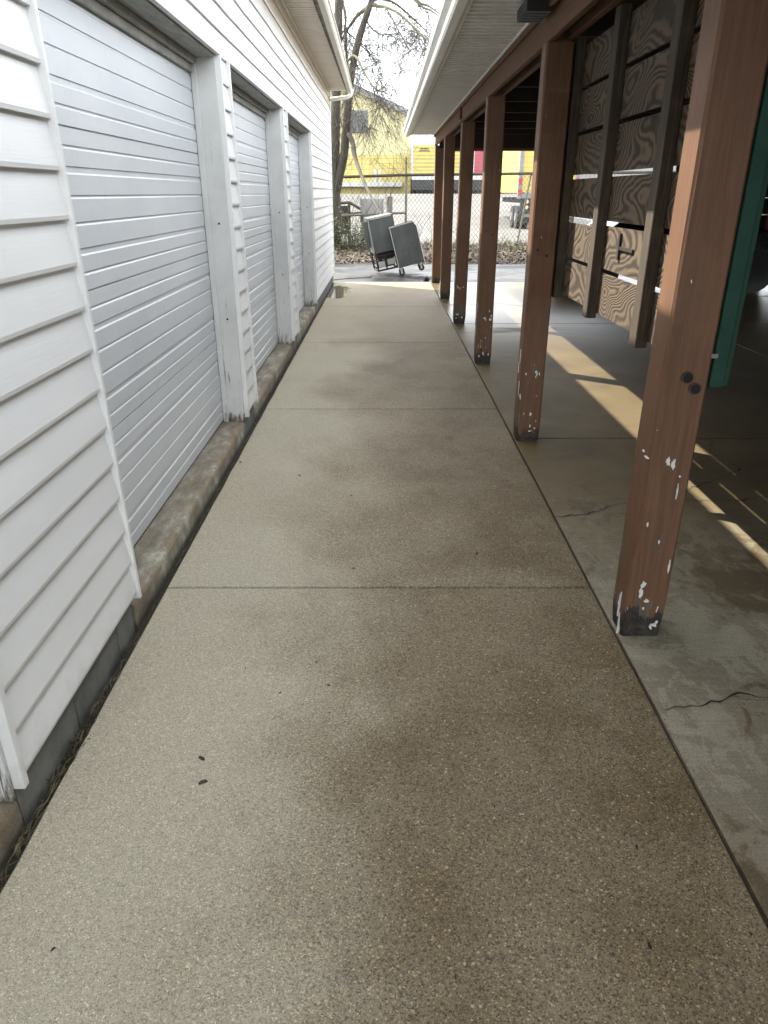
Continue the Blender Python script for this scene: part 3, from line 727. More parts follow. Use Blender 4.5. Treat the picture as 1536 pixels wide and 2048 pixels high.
# ------------------------------------------------------------------ stainless catering units
def caster(mb_parent, x, y, z, r=.062):
    f = MB(); f.box(x - .02, x + .02, y - .032, y - .026, z - r * .3, z + r * 1.15); f.box(x - .02, x + .02, y + .026, y + .032, z - r * .3, z + r * 1.15)
    f.box(x - .035, x + .035, y - .035, y + .035, z + r * 1.15, z + r * 1.15 + .01); f.tube([(x, y, z + r * 1.15), (x, y, z + r * 1.8)], .02, 8)
    f.tube([(x, y - .036, z), (x, y + .036, z)], .012, 8)
    cs = f.build('caster', M['steel_b'], mb_parent)
    q = MB(); q.tube([(x, y - .022, z), (x, y + .022, z)], r, 18); q.build('wheel', M['rubber'], cs)
A = R(14.5)
ct = thing('serving_cart', 'stainless box cart on small black casters, tipped and leaning left by the walkway end', 'cart', (.315, 16.0, .125), (0, -A, R(0)))
b = MB(); W, H, Dp = .56, .83, .62
b.add([(0, 0, 0), (W, 0, 0), (W, 0, H - .08), (W - .05, 0, H), (0, 0, H), (0, Dp, 0), (W, Dp, 0), (W, Dp, H - .08), (W - .05, Dp, H), (0, Dp, H)],
      [(0, 1, 2, 3, 4), (5, 6, 7, 8, 9), (0, 1, 6, 5), (1, 2, 7, 6), (2, 3, 8, 7), (4, 0, 5, 9)])
b.build('cabinet', M['steel'], ct)
b = MB(); b.add([(0.01, .01, H - .015), (W - .06, .01, H - .015), (W - .06, Dp - .01, H - .015), (.01, Dp - .01, H - .015)], [(0, 1, 2, 3)]); b.build('top_tray', M['dark'], ct)
b = MB(); b.box(-.008, W - .045, -.012, -.001, H - .008, H + .014); b.build('top_rail', M['steel_b'], ct)
b = MB(); b.tube([(W - .03, -.012, H - .04), (W + .008, -.012, H - .10), (W + .010, -.012, .0)], .007, 6)
b.build('edge_rail', M['steel_b'], ct)
b = MB(); b.box(.0, .014, -.006, -.001, .0, H - .01); b.build('seam_strip', M['steel_b'], ct)
for cx_, cy_ in ((.05, .07), (.48, .07), (.05, .55), (.48, .55)): caster(ct, cx_, cy_, -.11)
A2 = R(11)
cb = thing('refrigerator_cabinet', 'tall grey steel cooler cabinet with its compressor bay open, behind the tipped cart', 'cabinet', (-.13, 16.42, .01), (0, -A2, R(10)))
b = MB(); b.box(0.0, .54, 0, .60, .38, 1.11); b.build('cabinet', M['steel'], cb, bevel=.006)
b = MB(); b.box(-.10, -.001, .3, .32, .50, 1.04); b.build('side_panel', M['steel'], cb)
b = MB(); b.box(.02, .49, -.012, -.001, 1.07, 1.105); b.build('edge_rail', M['steel_b'], cb)
b = MB()
for x0, x1, z0, z1 in ((0, .035, 0, .42), (.435, .47, 0, .42), (.20, .23, 0, .30), (.036, .434, 0, .035), (.036, .434, .30, .325)):
    b.box(x0, x1, .0, .03, z0, z1); b.box(x0, x1, .57, .60, z0, z1)
b.box(0, .03, .031, .569, 0, .03); b.box(.44, .47, .031, .569, 0, .03)
b.build('base_frame', M['rust'], cb)
b = MB(); b.tube([(.13, .3, .04), (.13, .3, .06), (.13, .3, .16), (.13, .3, .20)], [.06, .085, .085, .04], 14); b.build('compressor', M['black'], cb, smooth=True)
b = MB(); b.box(.05, .44, .06, .56, .24, .375); b.box(.24, .43, .2, .5, .05, .235); b.build('condenser', M['dark'], cb)
b = MB(); b.tube([(.13, .3, .2), (.18, .2, .27), (.30, .15, .25), (.36, .2, .31)], .008, 6); b.tube([(.13, .25, .15), (.25, .1, .12), (.38, .15, .2), (.40, .2, .33)], .007, 6); b.build('copper_pipe', M['rust'], cb)
b = MB(); b.box(.05, .19, .012, .02, .07, .20); b.box(.25, .42, .012, .02, .10, .22); b.build('white_bin', M['trim_w'], cb)
b = MB(); b.tube([(-.03, -.02, 1.12), (-.05, -.025, .9), (-.075, -.025, .6), (-.095, -.03, .42), (-.10, -.03, .28), (-.075, -.03, .16), (-.02, -.03, .10), (.03, -.01, .10)], .008, 6); b.build('power_cord', M['rubber'], cb)
b = MB(); b.tube([(.90, 15.25, -.02), (.86, 15.22, .0), (.81, 15.2, -.005)], [.055, .06, .05], 14)
lw = b.build('loose_wheel', M['rubber'])
tag(lw, 'small black rubber wheel lying on the asphalt beside the last brown post', 'wheel')
b = MB(); b.tube([(-2.2, 15.0, -.04), (-1.2, 15.25, -.045), (-.75, 15.7, -.045), (-.3, 15.9, -.045), (-.28, 16.2, -.045)], .008, 5)
tag(b.build('electric_cord', M['rubber']), 'thin black cord trailing over the wet asphalt past the building corner', 'cord')

# ------------------------------------------------------------------ chain link fence
FY = 22.2
FE = thing('chain_link_fence', 'rusty chain link fence with barbed strands behind the leafy bank', 'fence', (0, FY, 0))
def loc(o, off): o.data.transform(Matrix.Translation(-Vector(off))); return o
for px_, lx in ((.63, -.03), (4.15, .30), (-2.6, 0), (7.6, 0), (11, 0)):
    p = MB(); p.tube([(px_ - (lx if lx > .1 else 0), FY, -.1), (px_, FY, 2.05), (px_ + lx * .25, FY, 2.14)], .035 if px_ < 3 else .028, 8, M['galv'])
    p.tube([(px_ + lx * .25, FY, 2.14), (px_ + lx * .4, FY - .05, 2.52)], .018, 6, M['rail'])
    p.build('fence_post', parent=FE); FE.children[-1].data.transform(Matrix.Translation((0, -FY, 0)))
p = MB(); p.tube([(-9, FY - .04, 1.97), (-1.5, FY - .04, 2.0), (.63, FY - .04, 2.06), (4.1, FY - .04, 2.10), (11, FY - .04, 2.16)], .042, 6); loc(p.build('top_rail', M['rail'], FE), (0, FY, 0))
p = MB(); p.tube([(-9, FY - .05, .96), (-1.5, FY - .05, .99), (.60, FY - .05, 1.08)], .038, 6); loc(p.build('brace_rail', M['galv'], FE), (0, FY, 0))
p = MB()
for k in range(3):
    pts = []; x = -8.5
    while x < 11: pts.append((x, FY - .02 - .02 * k, 2.22 + .12 * k + .015 * math.sin(x * 1.3 + k) + x * .012)); x += .8
    p.tube(pts, .004, 3)
loc(p.build('barbed_wire', M['galv'], FE), (0, FY, 0))
p = MB(); S = .115; Hh = 2.02; x = -9 - Hh
while x < 11.2:
    for dr in (1, -1):
        a0 = max(-9, x) if dr == 1 else None
        if dr == 1: x0, z0, x1, z1 = x, .03, x + Hh * .8, .03 + Hh
        else: x0, z0, x1, z1 = x + Hh * .8, .03, x, .03 + Hh
        pts = []
        for q in range(7):
            t = q / 6; xx = x0 + (x1 - x0) * t; pts.append((xx, FY + .02 * dr * .3 + .02 * mnoise.noise(Vector((xx * .7, t * 2, 0))), z0 + (z1 - z0) * t + xx * .01))
        p.tube(pts, .0048, 3, cap=False)
    x += S
loc(p.build('wire_mesh', M['wirem'], FE), (0, FY, 0))

# ------------------------------------------------------------------ trees
def px(u, v, Y):        # direction of a traced limb point turned into a place at depth Y
    f = 1420; th = math.atan((1024 - 386) / f); c_, s_ = math.cos(th), math.sin(th)
    a = (u - 767) / f; b_ = (1024 - v) / f; r = Vector((a, c_ + b_ * s_, -s_ + b_ * c_)); t = Y / r.y
    return Vector((r.x * t, Y, 1.6 + r.z * t))
TR = thing('bare_tree', 'twin-trunked leafless tree hung with dry vines beside the white building corner', 'tree', (-1.45, 21.3, 0))
def smooth_pts(P, n=4):
    out_ = []
    for i in range(len(P) - 1):
        p0, p1, p2, p3 = P[max(i - 1, 0)], P[i], P[i + 1], P[min(i + 2, len(P) - 1)]
        for k in range(n):
            t = k / n; out_.append(.5 * ((2 * p1) + (-p0 + p2) * t + (2 * p0 - 5 * p1 + 4 * p2 - p3) * t * t + (-p0 + 3 * p1 - 3 * p2 + p3) * t ** 3))
    return out_ + [P[-1]]
def limb(mb, P, r0, r1, n=7, rough=0):
    Q = smooth_pts(P); k = len(Q)
    rad = [r0 + (r1 - r0) * i / (k - 1) for i in range(k)]
    if rough: rad = [r * (1 + rough * mnoise.noise(Vector((i * .9, r * 10, 0)))) for i, r in enumerate(rad)]
    mb.tube(Q, rad, n); return Q
Y0 = 21.3
t = MB(); limb(t, [Vector((-1.52, Y0, -.1)), px(667, 450, Y0), px(667, 390, Y0), px(668, 355, Y0)], .27, .13, 12, .12)
A_ = limb(t, [Vector((-1.50, Y0, -.1)), px(668, 440, Y0), px(667, 360, Y0), px(669, 280, Y0), px(671, 200, Y0 + .1), px(674, 90, Y0 + .2), px(678, -60, Y0 + .4), px(682, -260, Y0 + .6)], .17, .09, 12, .12)
B_ = limb(t, [px(668, 400, Y0), px(676, 360, Y0 - .05), px(687, 310, Y0 - .15), px(692, 250, Y0 - .25), px(697, 190, Y0 - .3), px(707, 120, Y0 - .3), px(722, 60, Y0 - .3), px(741, 5, Y0 - .3), px(760, -60, Y0 - .2), px(790, -200, Y0)], .125, .06, 12, .12)
t.build('trunk', M['bark'], TR, smooth=True); loc(TR.children[-1], (-1.45, 21.3, 0))
t = MB(); lm = []
def L2(pts, r0, r1, dep=0):
    Q = limb(t, [px(u, v, Y0 + d) for u, v, d in pts], r0, r1, 6, .1); lm.append((Q, r1)); return Q
L2([(741, 8, -.3), (752, 12, -.4), (770, 14, -.6), (795, 26, -.9), (820, 48, -1.2), (845, 72, -1.5), (858, 84, -1.7)], .045, .015)
L2([(745, 0, -.3), (760, -2, -.1), (782, 3, .1), (806, 20, .4), (828, 40, .6), (852, 62, .9)], .04, .015)
L2([(738, 12, -.3), (715, 30, .1), (700, 50, .4), (690, 66, .6), (684, 80, .8)], .05, .03)
L2([(690, 70, .6), (691, 100, .5), (694, 130, .5), (692, 180, .3)], .04, .025)
L2([(682, -40, .6), (683, 0, .6), (690, 30, .6), (689, 65, .6)], .04, .035)
L2([(695, 122, -.3), (705, 112, -.5), (714, 118, -.7), (722, 135, -.9), (735, 158, -1.1), (748, 176, -1.3), (757, 180, -1.3), (770, 170, -1.4), (785, 148, -1.6)], .035, .012)
L2([(768, 14, -.6), (780, 30, -.8), (795, 60, -1.0), (812, 90, -1.1), (825, 108, -1.2)], .022, .008)
L2([(820, -20, .5), (838, 5, .4), (856, 12, .3), (875, 26, .2)], .04, .02)
L2([(820, -8, .5), (840, 12, .3), (862, 22, .2), (880, 35, .1)], .03, .015)
L2([(716, 85, -.3), (735, 105, .1), (750, 125, .4), (765, 142, .6)], .018, .007)
L2([(690, 62, .6), (712, 80, .8), (730, 95, 1.0), (742, 120, 1.2)], .018, .007)
L2([(745, 176, -1.3), (750, 190, -1.3), (758, 205, -1.4), (766, 215, -1.5)], .014, .006)
L2([(700, 170, -.2), (712, 205, -.4), (718, 230, -.6), (724, 250, -.7)], .014, .006)
L2([(730, 40, -.3), (745, 60, .3), (765, 70, .9), (790, 68, 1.4), (815, 75, 1.8)], .022, .008)
o_ = t.build('branches', M['bark_g'], TR, smooth=True); loc(o_, (-1.45, 21.3, 0))
t = MB(); rt = random.Random(11)
def twig(p, d, L_, r, depth):
    pts = [p]; n = 5; q = p.copy(); dd = d.copy()
    for i in range(n):
        dd += Vector((rt.uniform(-.3, .3), rt.uniform(-.3, .3), rt.uniform(-.26, .2))); dd.normalize()
        q = q + dd * (L_ / n); pts.append(q.copy())
    t.tube(pts, [r * (1 - .6 * i / n) for i in range(n + 1)], 3, cap=False)
    if depth:
        for k in range(rt.randint(4, 5)):
            i = rt.randint(1, n); nd = (dd + Vector((rt.uniform(-1, 1), rt.uniform(-1, 1), rt.uniform(-1.0, .6)))).normalized()
            twig(pts[i], nd, L_ * rt.uniform(.45, .7), r * .68, depth - 1)
for Q, r1 in lm:
    for i in range(2, len(Q), 2):
        for k in range(2):
            tg = (Q[i] - Q[i - 1]).normalized()
            twig(Q[i], (tg * .4 + Vector((rt.uniform(-1, 1), rt.uniform(-1, 1), rt.uniform(-1.1, .4)))).normalized(), rt.uniform(.5, 1.25), .0082, 2)
o_ = t.build('twigs', M['twig'], TR); loc(o_, (-1.45, 21.3, 0))
t = MB(); Q = limb(t, [px(696, 268, Y0 - .3), px(704, 285, Y0 - .4), px(708, 310, Y0 - .6), px(716, 335, Y0 - .9), px(726, 362, Y0 - 1.3), px(742, 395, Y0 - 1.8), px(764, 436, Y0 - 2.4)], .075, .022, 8, .1)
o_ = t.build('hanging_limb', M['deadlimb'], TR, smooth=True); loc(o_, (-1.45, 21.3, 0))
t = MB()
for k in range(150):
    base = A_ if rt.random() < .6 else B_
    i = rt.randint(0, min(len(base) - 4, 22)); p = base[i]; rr = max(.12, .2 - .01 * i) if base is A_ else .10
    a = rt.uniform(0, 6.28); pts = []
    for q in range(6):
        a += rt.uniform(-.5, .5); s_ = base[min(i + q // 2, len(base) - 1)]
        r2 = rr + abs(rt.gauss(0, .035)); pts.append(Vector((s_.x + r2 * math.cos(a), s_.y + r2 * math.sin(a), p.z + q * .13 + rt.uniform(-.05, .05))))
    t.tube(pts, .0045, 3, cap=False)
o_ = t.build('vines', M['vine'], TR); loc(o_, (-1.45, 21.3, 0))

def shrub(name, label, x, y, n, h, seed, leaf=0, grp=None, spread=.3, mat='twig'):
    S_ = thing(name, label, 'shrub', (x, y, .08), group=grp); rr = random.Random(seed); m = MB(); lf = MB()
    for k in range(n):
        p = Vector((x + rr.gauss(0, spread), y + rr.gauss(0, .2), .02)); d = Vector((rr.uniform(-.35, .35), rr.uniform(-.3, .3), 1)).normalized()
        L_ = h * rr.uniform(.5, 1.1); pts = [p.copy()]
        for i in range(6):
            d += Vector((rr.uniform(-.2, .2), rr.uniform(-.2, .2), rr.uniform(-.05, .05))); d.normalize(); p = p + d * L_ / 6; pts.append(p.copy())
            if i > 1 and rr.random() < .7:
                e = (d + Vector((rr.uniform(-1, 1), rr.uniform(-.6, .6), rr.uniform(-.2, .7)))).normalized()
                m.tube([p, p + e * L_ * .15, p + e * L_ * .28 + Vector((0, 0, rr.uniform(-.05, .05)))], [.005, .004, .002], 3, cap=False)
            for _ in range(leaf):
                c0 = p + Vector((rr.gauss(0, .10), rr.gauss(0, .10), rr.gauss(0, .10))); a = rr.uniform(0, 6.28); s_ = rr.uniform(.018, .04)
                u_ = Vector((math.cos(a), math.sin(a), rr.uniform(-.5, .5))) * s_; v_ = Vector((-math.sin(a), math.cos(a), rr.uniform(-.5, .5))) * s_ * .6
                lf.add([c0 - u_, c0 - v_, c0 + u_, c0 + v_], [(0, 1, 2, 3)])
        m.tube(pts, [.009 - .001 * i for i in range(7)], 3, cap=False)
    loc(m.build('stems', M[mat], S_), (x, y, .08))
    if leaf: loc(lf.build('foliage', M['leaf_g'], S_), (x, y, .08))
shrub('ivy_shrub', 'tangled green-brown brush at the foot of the vine-hung tree', -1.15, 20.9, 60, 1.0, 3, 5, spread=.42)
shrub('ivy_shrub', 'low leafy brush left of the steel cabinet, in front of the fence', -.55, 21.2, 40, .75, 4, 4, spread=.30)
shrub('sapling', 'thin leafless saplings standing before the fence rail, left of the rusty fence post', -.42, 21.7, 6, 2.9, 5, 0, spread=.10)
shrub('sapling', 'spindly bare stems close to the big tree trunk', -.95, 21.8, 8, 2.4, 6, 0, spread=.22)
shrub('dry_shrub', 'dry twiggy brush between the last brown posts and the fence', 1.7, 20.8, 26, .6, 8, 2, spread=.35)
shrub('dry_shrub', 'grey brush pile under the leaning fence post', 3.5, 20.9, 40, .45, 9, 2, spread=.5)
shrub('dry_shrub', 'loose bare twigs right of the tipped cart', 1.0, 20.6, 8, .9, 10, 0, spread=.22)
# leaf litter and weeds on the bank
def litter(name, mat, n, x0, x1, yf, s0, s1, seed, zf, kind='stuff', label=None):
    rr = random.Random(seed); m = MB()
    for _ in range(n):
        x = rr.uniform(x0, x1); y = yf(rr); z = zf(x, y) + rr.uniform(.0, .05); a = rr.uniform(0, 6.28); s_ = rr.uniform(s0, s1)
        u_ = Vector((math.cos(a), math.sin(a), rr.uniform(-.6, .6))) * s_; v_ = Vector((-math.sin(a), math.cos(a), rr.uniform(-.6, .6))) * s_ * rr.uniform(.4, .8); c0 = Vector((x, y, z))
        m.add([c0 - u_, c0 - v_, c0 + u_, c0 + v_], [(0, 1, 2, 3)])
    return tag(m.build(name, mat), label, 'leaves', kind=kind)
def bz(x, y):
    t = max(0, min(1, (y - 19.25) / 4.9)); return -.05 + .26 * math.sin(math.pi * min(1, t)) ** .8
litter('leaf_litter', M['leaf'], 13000, -3.5, 6.5, lambda r: 19.1 + abs(r.gauss(0, 1)) * 1.9, .018, .05, 21, bz, label='dry brown fallen leaves covering the bank below the fence')
rr = random.Random(5); m = MB()
for _ in range(4200):
    x = rr.uniform(-3, 6.5); y = rr.uniform(19.9, 23.6)
    if mnoise.noise(Vector((x * .9, y * .5, 7))) < -.05: continue
    z = bz(x, y); d = Vector((rr.gauss(0, .09), rr.gauss(0, .09), rr.uniform(.06, .24)))
    s_ = Vector((rr.uniform(-.012, .012), .004, 0)); p = Vector((x, y, z)); m.add([p - s_, p + s_, p + d], [(0, 1, 2)])
tag(m.build('weeds', M['grass']), 'short dry weeds growing among the leaves by the fence', 'grass', kind='stuff')
# dead grass wisps and leaves in the gap beside the walkway
m = MB(); rr = random.Random(9)
for _ in range(170):
    y = rr.choice((rr.uniform(1.3, 2.6), rr.uniform(1.3, 9), rr.gauss(1.75, .10))); x = rr.uniform(-.998, -.968)
    p = Vector((x, y, -.02)); d = Vector((rr.uniform(-.01, .03), rr.gauss(0, .04), rr.uniform(.015, .05))); s_ = Vector((.0008, .0008, 0))
    m.add([p - s_, p + s_, p + d * .6 + Vector((.004, 0, .01)), p + d], [(0, 1, 2), (1, 3, 2)])
for _ in range(160):
    y = rr.choice((rr.uniform(1.0, 2.2), rr.uniform(1, 9))); x = rr.uniform(-.995, -.970); a = rr.gauss(0, .5)
    L_ = rr.uniform(.02, .09); m.tube([(x, y, -.012), (x + .01 * a, y + L_ * .5, rr.uniform(-.01, .008)), (x + .004, y + L_, -.01)], .0012, 3)
tag(m.build('dead_grass', M['grass']), 'wisps of dead grass and stems in the gap beside the walkway', 'grass', kind='stuff')
# seed pods and chips on the walkway
pods = [(402, 1518, .013), (405, 1566, .014), (656, 1372, .006), (560, 1387, .005), (632, 1325, .005), (490, 1338, .004), (598, 952, .009), (953, 1108, .009), (702, 992, .006), (785, 938, .007), (1298, 1893, .009), (1272, 1695, .007), (910, 1955, .005), (106, 1900, .006), (706, 1138, .006), (480, 925, .009), (1160, 1640, .004), (988, 1615, .004), (1210, 1550, .004), (1500, 1870, .005)]
def gp(u, v):
    f = 1420; th = math.atan((1024 - 386) / f); c_, s_ = math.cos(th), math.sin(th); a = (u - 767) / f; b_ = (1024 - v) / f
    r = Vector((a, c_ + b_ * s_, -s_ + b_ * c_)); t_ = -1.6 / r.z; return r.x * t_, r.y * t_
for i, (u, v, s_) in enumerate(pods):
    x, y = gp(u, v); rr = random.Random(i); a = rr.uniform(0, 3.1); m = MB()
    dx, dy = math.cos(a) * s_, math.sin(a) * s_
    m.tube([(-dx, -dy, .001), (-dx * .4, -dy * .4 + .001, .0035), (dx * .4, dy * .4 + .001, .004), (dx, dy, .001)], [s_ * .12, s_ * .42, s_ * .38, s_ * .1], 6)
    o = m.build('seed_pod', M['leaf'] if i < 2 or i % 3 == 0 else M['black']); o.location = (x, y, 0)
    tag(o, 'tiny dark seed pod or chip lying on the concrete walkway', 'seed pod', 'small dark seed pods scattered on the walkway')

m = MB(); rr = random.Random(77)
for _ in range(900):
    k = rr.random()
    if k < .35: x, y = rr.uniform(-.95, .9), rr.choice(js[1:-1]) + rr.gauss(0, .012)
    elif k < .6: x, y = rr.choice((-.955 + abs(rr.gauss(0, .03)), .905 - abs(rr.gauss(0, .03)))), rr.uniform(.6, 10)
    elif k < .8: x, y = .935 + abs(rr.gauss(0, .05)), rr.uniform(1, 10)
    else: x, y = rr.uniform(-.95, .9), rr.uniform(.5, 9)
    s_ = rr.uniform(.0008, .0026); z = 0
    vs = [(x + s_ * rr.uniform(.6, 1.3) * math.cos(a), y + s_ * rr.uniform(.6, 1.5) * math.sin(a), z - .001) for a in (0, 1.6, 3.1, 4.7)] + [(x, y, s_ * .9)]
    m.add(vs, [(0, 1, 4), (1, 2, 4), (2, 3, 4), (3, 0, 4)])
tag(m.build('grit', M['leaf']), 'loose grit and crumbs along the slab joints and edges', 'grit', kind='stuff')

# ------------------------------------------------------------------ behind the fence
wh = thing('yellow_warehouse', 'pale yellow corrugated metal warehouse with a sloping grey roof edge', 'building', (-8, 75, 1.5))
def WP(mb, name, mat, par=wh, off=(-8, 75, 1.5), **k): o = mb.build(name, mat, par, **k); o.data.transform(Matrix.Translation(-Vector(off))); return o
c = MB(); xr = 2.55; zl = lambda x: 10.35 - (x + 3.2) * .40
c.add([(-30, 75, 4.9), (xr, 75, 4.9), (xr, 75, zl(xr)), (-3.9, 75, zl(-3.9)), (-30, 75, 6.5), (-30, 95, 4.9), (xr, 95, 4.9), (xr, 95, zl(xr)), (-3.9, 95, zl(-3.9)), (-30, 95, 6.5)],
      [(0, 1, 2, 3, 4), (5, 6, 7, 8, 9), (1, 2, 7, 6), (2, 3, 8, 7), (3, 4, 9, 8), (0, 4, 9, 5)])
WP(c, 'wall', M['yellow_pale'])
c = MB(); c.box(-30, xr, 74.97, 95, 1.4, 4.899); WP(c, 'lower_wall', M['yellow'])
c = MB(); c.add([(-3.9, 74.6, zl(-3.9) - .1), (xr + .4, 74.6, zl(xr + .4) - .1), (xr + .4, 74.6, zl(xr + .4) + .45), (-3.9, 74.6, zl(-3.9) + .45), (-3.9, 95, zl(-3.9) - .1), (xr + .4, 95, zl(xr + .4) - .1), (xr + .4, 95, zl(xr + .4) + .45), (-3.9, 95, zl(-3.9) + .45)],
      [(0, 1, 2, 3), (4, 5, 6, 7), (0, 1, 5, 4), (1, 2, 6, 5), (2, 3, 7, 6), (3, 0, 4, 7)]); WP(c, 'roof_edge', M['grey'])
c = MB()
for k in range(16): c.box(-3.2 + k * .105, -3.2 + k * .105 + .06, 74.80, 74.95, 6.75, 8.5)
c.box(-3.25, -1.5, 74.951, 74.99, 6.7, 8.55); WP(c, 'louvre_vent', M['trim_g'])
c = MB(); c.box(-30, 1.7, 74.0, 74.96, 2.15, 2.55); WP(c, 'dock_ledge', M['trim_w'])
c = MB(); c.box(-.95, -.72, 74.3, 74.5, 2.551, 3.7); WP(c, 'white_pipe', M['trim_w'])
c = MB(); c.box(-.52, -.3, 74.3, 74.5, 2.551, 3.7); WP(c, 'white_pipe', M['trim_w'])
low = thing('low_shed', 'flat dark-roofed grey shed behind the parked trailers', 'shed', (10, 80, 1.5))
c = MB(); c.box(2.6, 30, 80, 90, 1.45, 4.9); c.build('wall', M['grey'], low).data.transform(Matrix.Translation((-10, -80, -1.5)))
c = MB(); c.box(2.4, 30.2, 79.8, 90.2, 4.901, 5.3); c.build('roof', M['dark'], low).data.transform(Matrix.Translation((-10, -80, -1.5)))

def trailer(x, mat, label, cat='trailer', Y=71.0):
    T_ = thing('box_trailer', label, cat, (x, Y, 1.55), group='box trailers backed up in a row')
    W = 1.2; z0, z1 = 1.35, 4.05
    b = MB(); b.box(-W, W, 0, 9, z0, z1); b.build('body', M['trim_w'], T_)
    b = MB(); b.box(-W + .12, W - .24, -.04, -.001, z0 + .25, z1 - .12); b.build('rear_door', mat, T_)
    for k in range(7):
        zz = z0 + .55 + k * .30; b = MB(); b.box(-W + .13, W - .25, -.055, -.041, zz, zz + .03); b.build('door_hinge_strip', M['trim_g'] if mat != M['red'] else M['redlamp'], T_)
    b = MB()
    rr = random.Random(int(x * 10))
    for r_, n_, z_ in ((0, 7, z1 - .45), (1, 9, z1 - .62)):
        for k in range(n_):
            xx = -.45 + k * .105 - r_ * .1; b.box(xx, xx + rr.choice((.045, .06, .075)), -.075, -.056, z_, z_ + .11)
    b.build('lettering', M['ink'], T_)
    b = MB(); b.box(-W, W, -.02, .3, z0 - .22, z0 - .001); b.build('bumper', M['trim_w'], T_)
    b = MB(); b.box(-W + .02, W - .02, .0, .6, .30, z0 - .221); b.build('underbody', M['dark'], T_)
    for sx in (-1, 1):
        b = MB(); b.tube([(sx * .95 - .14, 1.2, .5), (sx * .95 + .14, 1.2, .5)], .5, 16); b.build('wheel', M['rubber'], T_)
    b = MB(); b.box(W - .21, W - .02, -.05, -.001, z0 + .1, z1 - .1); b.build('corner_post', M['trim_w'], T_)
trailer(3.85 - .15, M['yellow2'], 'yellow-doored trailer beside the warehouse corner, leftmost of the row')
trailer(6.45, M['yellow2'], 'yellow-doored trailer seen between the last brown posts')
trailer(9.2, M['red'], 'red-doored trailer, the only red one in the row')
trailer(11.9, M['yellow2'], 'yellow-doored trailer right of the red one')
# near trailer with its rear toward the camera
SM = thing('semi_trailer', 'near yellow box trailer with grey rear frame and black mud-spattered tyres', 'trailer', (7.9, 37.5, 0))
b = MB(); b.box(-1.35, 1.35, 0, 12, 1.62, 4.3); b.build('body', M['yellow2'], SM)
for sx in (-1, 1):
    b = MB(); b.box(sx * 1.37 - .09, sx * 1.37 + .09, -.06, .1, 1.35, 4.34); b.build('corner_post', M['trim_g'], SM)
    for za, zb in ((1.95, 2.25), (1.5, 1.75)):
        b = MB(); b.box(sx * 1.37 - .08, sx * 1.37 + .08, -.075, -.061, za, zb); b.build('reflector', M['redlamp'], SM)
    for q, yy in enumerate((.55, 1.8)):
        b = MB(); b.tube([(sx * 1.12 - .27, yy, .5), (sx * 1.12 + .27, yy, .5)], .51, 20); w_ = b.build('wheel', M['rubber'], SM)
        b = MB(); b.tube([(sx * 1.40 - .02 * sx, yy, .5), (sx * 1.42, yy, .5)], .2, 14); b.build('hub', M['trim_g'], w_)
    b = MB()
    for k in range(2): b.tube([(sx * 1.0, -.09, 1.22 - .26 * k), (sx * 1.0, -.061, 1.22 - .26 * k)], .09, 12)
    b.build('tail_lamp', M['amber'], SM)
    b = MB(); b.box(sx * .95 - .35, sx * .95 + .35, -.02, .02, .25, 1.36); b.build('mud_flap', M['dark'], SM)
b = MB(); b.box(-1.3, 1.3, -.06, .0, 1.361, 1.58); b.build('rear_sill', M['trim_g'], SM)
b = MB(); b.box(-1.15, 1.15, -.2, -.12, .52, .66); b.box(-.6, -.54, -.12, .1, .661, 1.36); b.box(.54, .6, -.12, .1, .661, 1.36); b.build('underride_bar', M['galv'], SM)
b = MB(); b.box(-.5, .5, .2, 11, 1.1, 1.36); b.tube([(-1, .55, .5), (1, .55, .5)], .08, 8); b.build('chassis', M['dark'], SM)
b = MB(); b.box(-1.2, 1.2, .0, .1, .9, 1.1); b.build('cross_member', M['rust'], SM)
# things standing just beyond the fence on the left
def P0(u, v, Y): return px(u, v, Y)
pn = thing('grey_panel', 'flat grey board standing upright beyond the fence behind the steel cabinet', 'board', (-.45, 25.5, 0))
b = MB(); a_ = P0(719, 398, 25.5); c_ = P0(766, 438, 25.5)
b.box(a_.x + .45, c_.x + .45, 0, .06, c_.z - .1, a_.z); b.build('board', M['grey'], pn)
b = MB(); b.box(a_.x + .5, a_.x + .6, .061, .15, 0, a_.z - .05); b.build('leg', M['rust'], pn)
b = MB(); b.box(c_.x + .3, c_.x + .4, .061, .15, 0, a_.z - .05); b.build('leg', M['rust'], pn)
tw = thing('trailer_tongue', 'dark A-shaped metal hitch frame beyond the fence near the tree', 'trailer frame', (-1.2, 25.2, 0))
b = MB(); q0 = P0(677, 407, 25.2); q1 = P0(697, 405, 25.2); q2 = P0(720, 418, 25.2); q3 = P0(677, 430, 25.2); q4 = P0(722, 426, 25.2); off = Vector((-1.2, 25.2, 0))
b.tube([q0 - off, q1 - off, q2 - off], .05, 6); b.tube([q3 - off, q4 - off], .05, 6); b.tube([q1 - off, Vector((q1.x, 25.2, 0)) - off], .045, 6); b.tube([q4 - off, Vector((q4.x, 25.2, 0)) - off], .045, 6)
b.build('frame', M['rust'], tw)
b = MB(); b.box(q0.x + 1.15, q1.x + 1.17, .1, .5, .35, q0.z - .07); b.build('tool_box', M['rust'], tw, bevel=.02)
tp = MB(); a_ = P0(771, 394, 22.1)
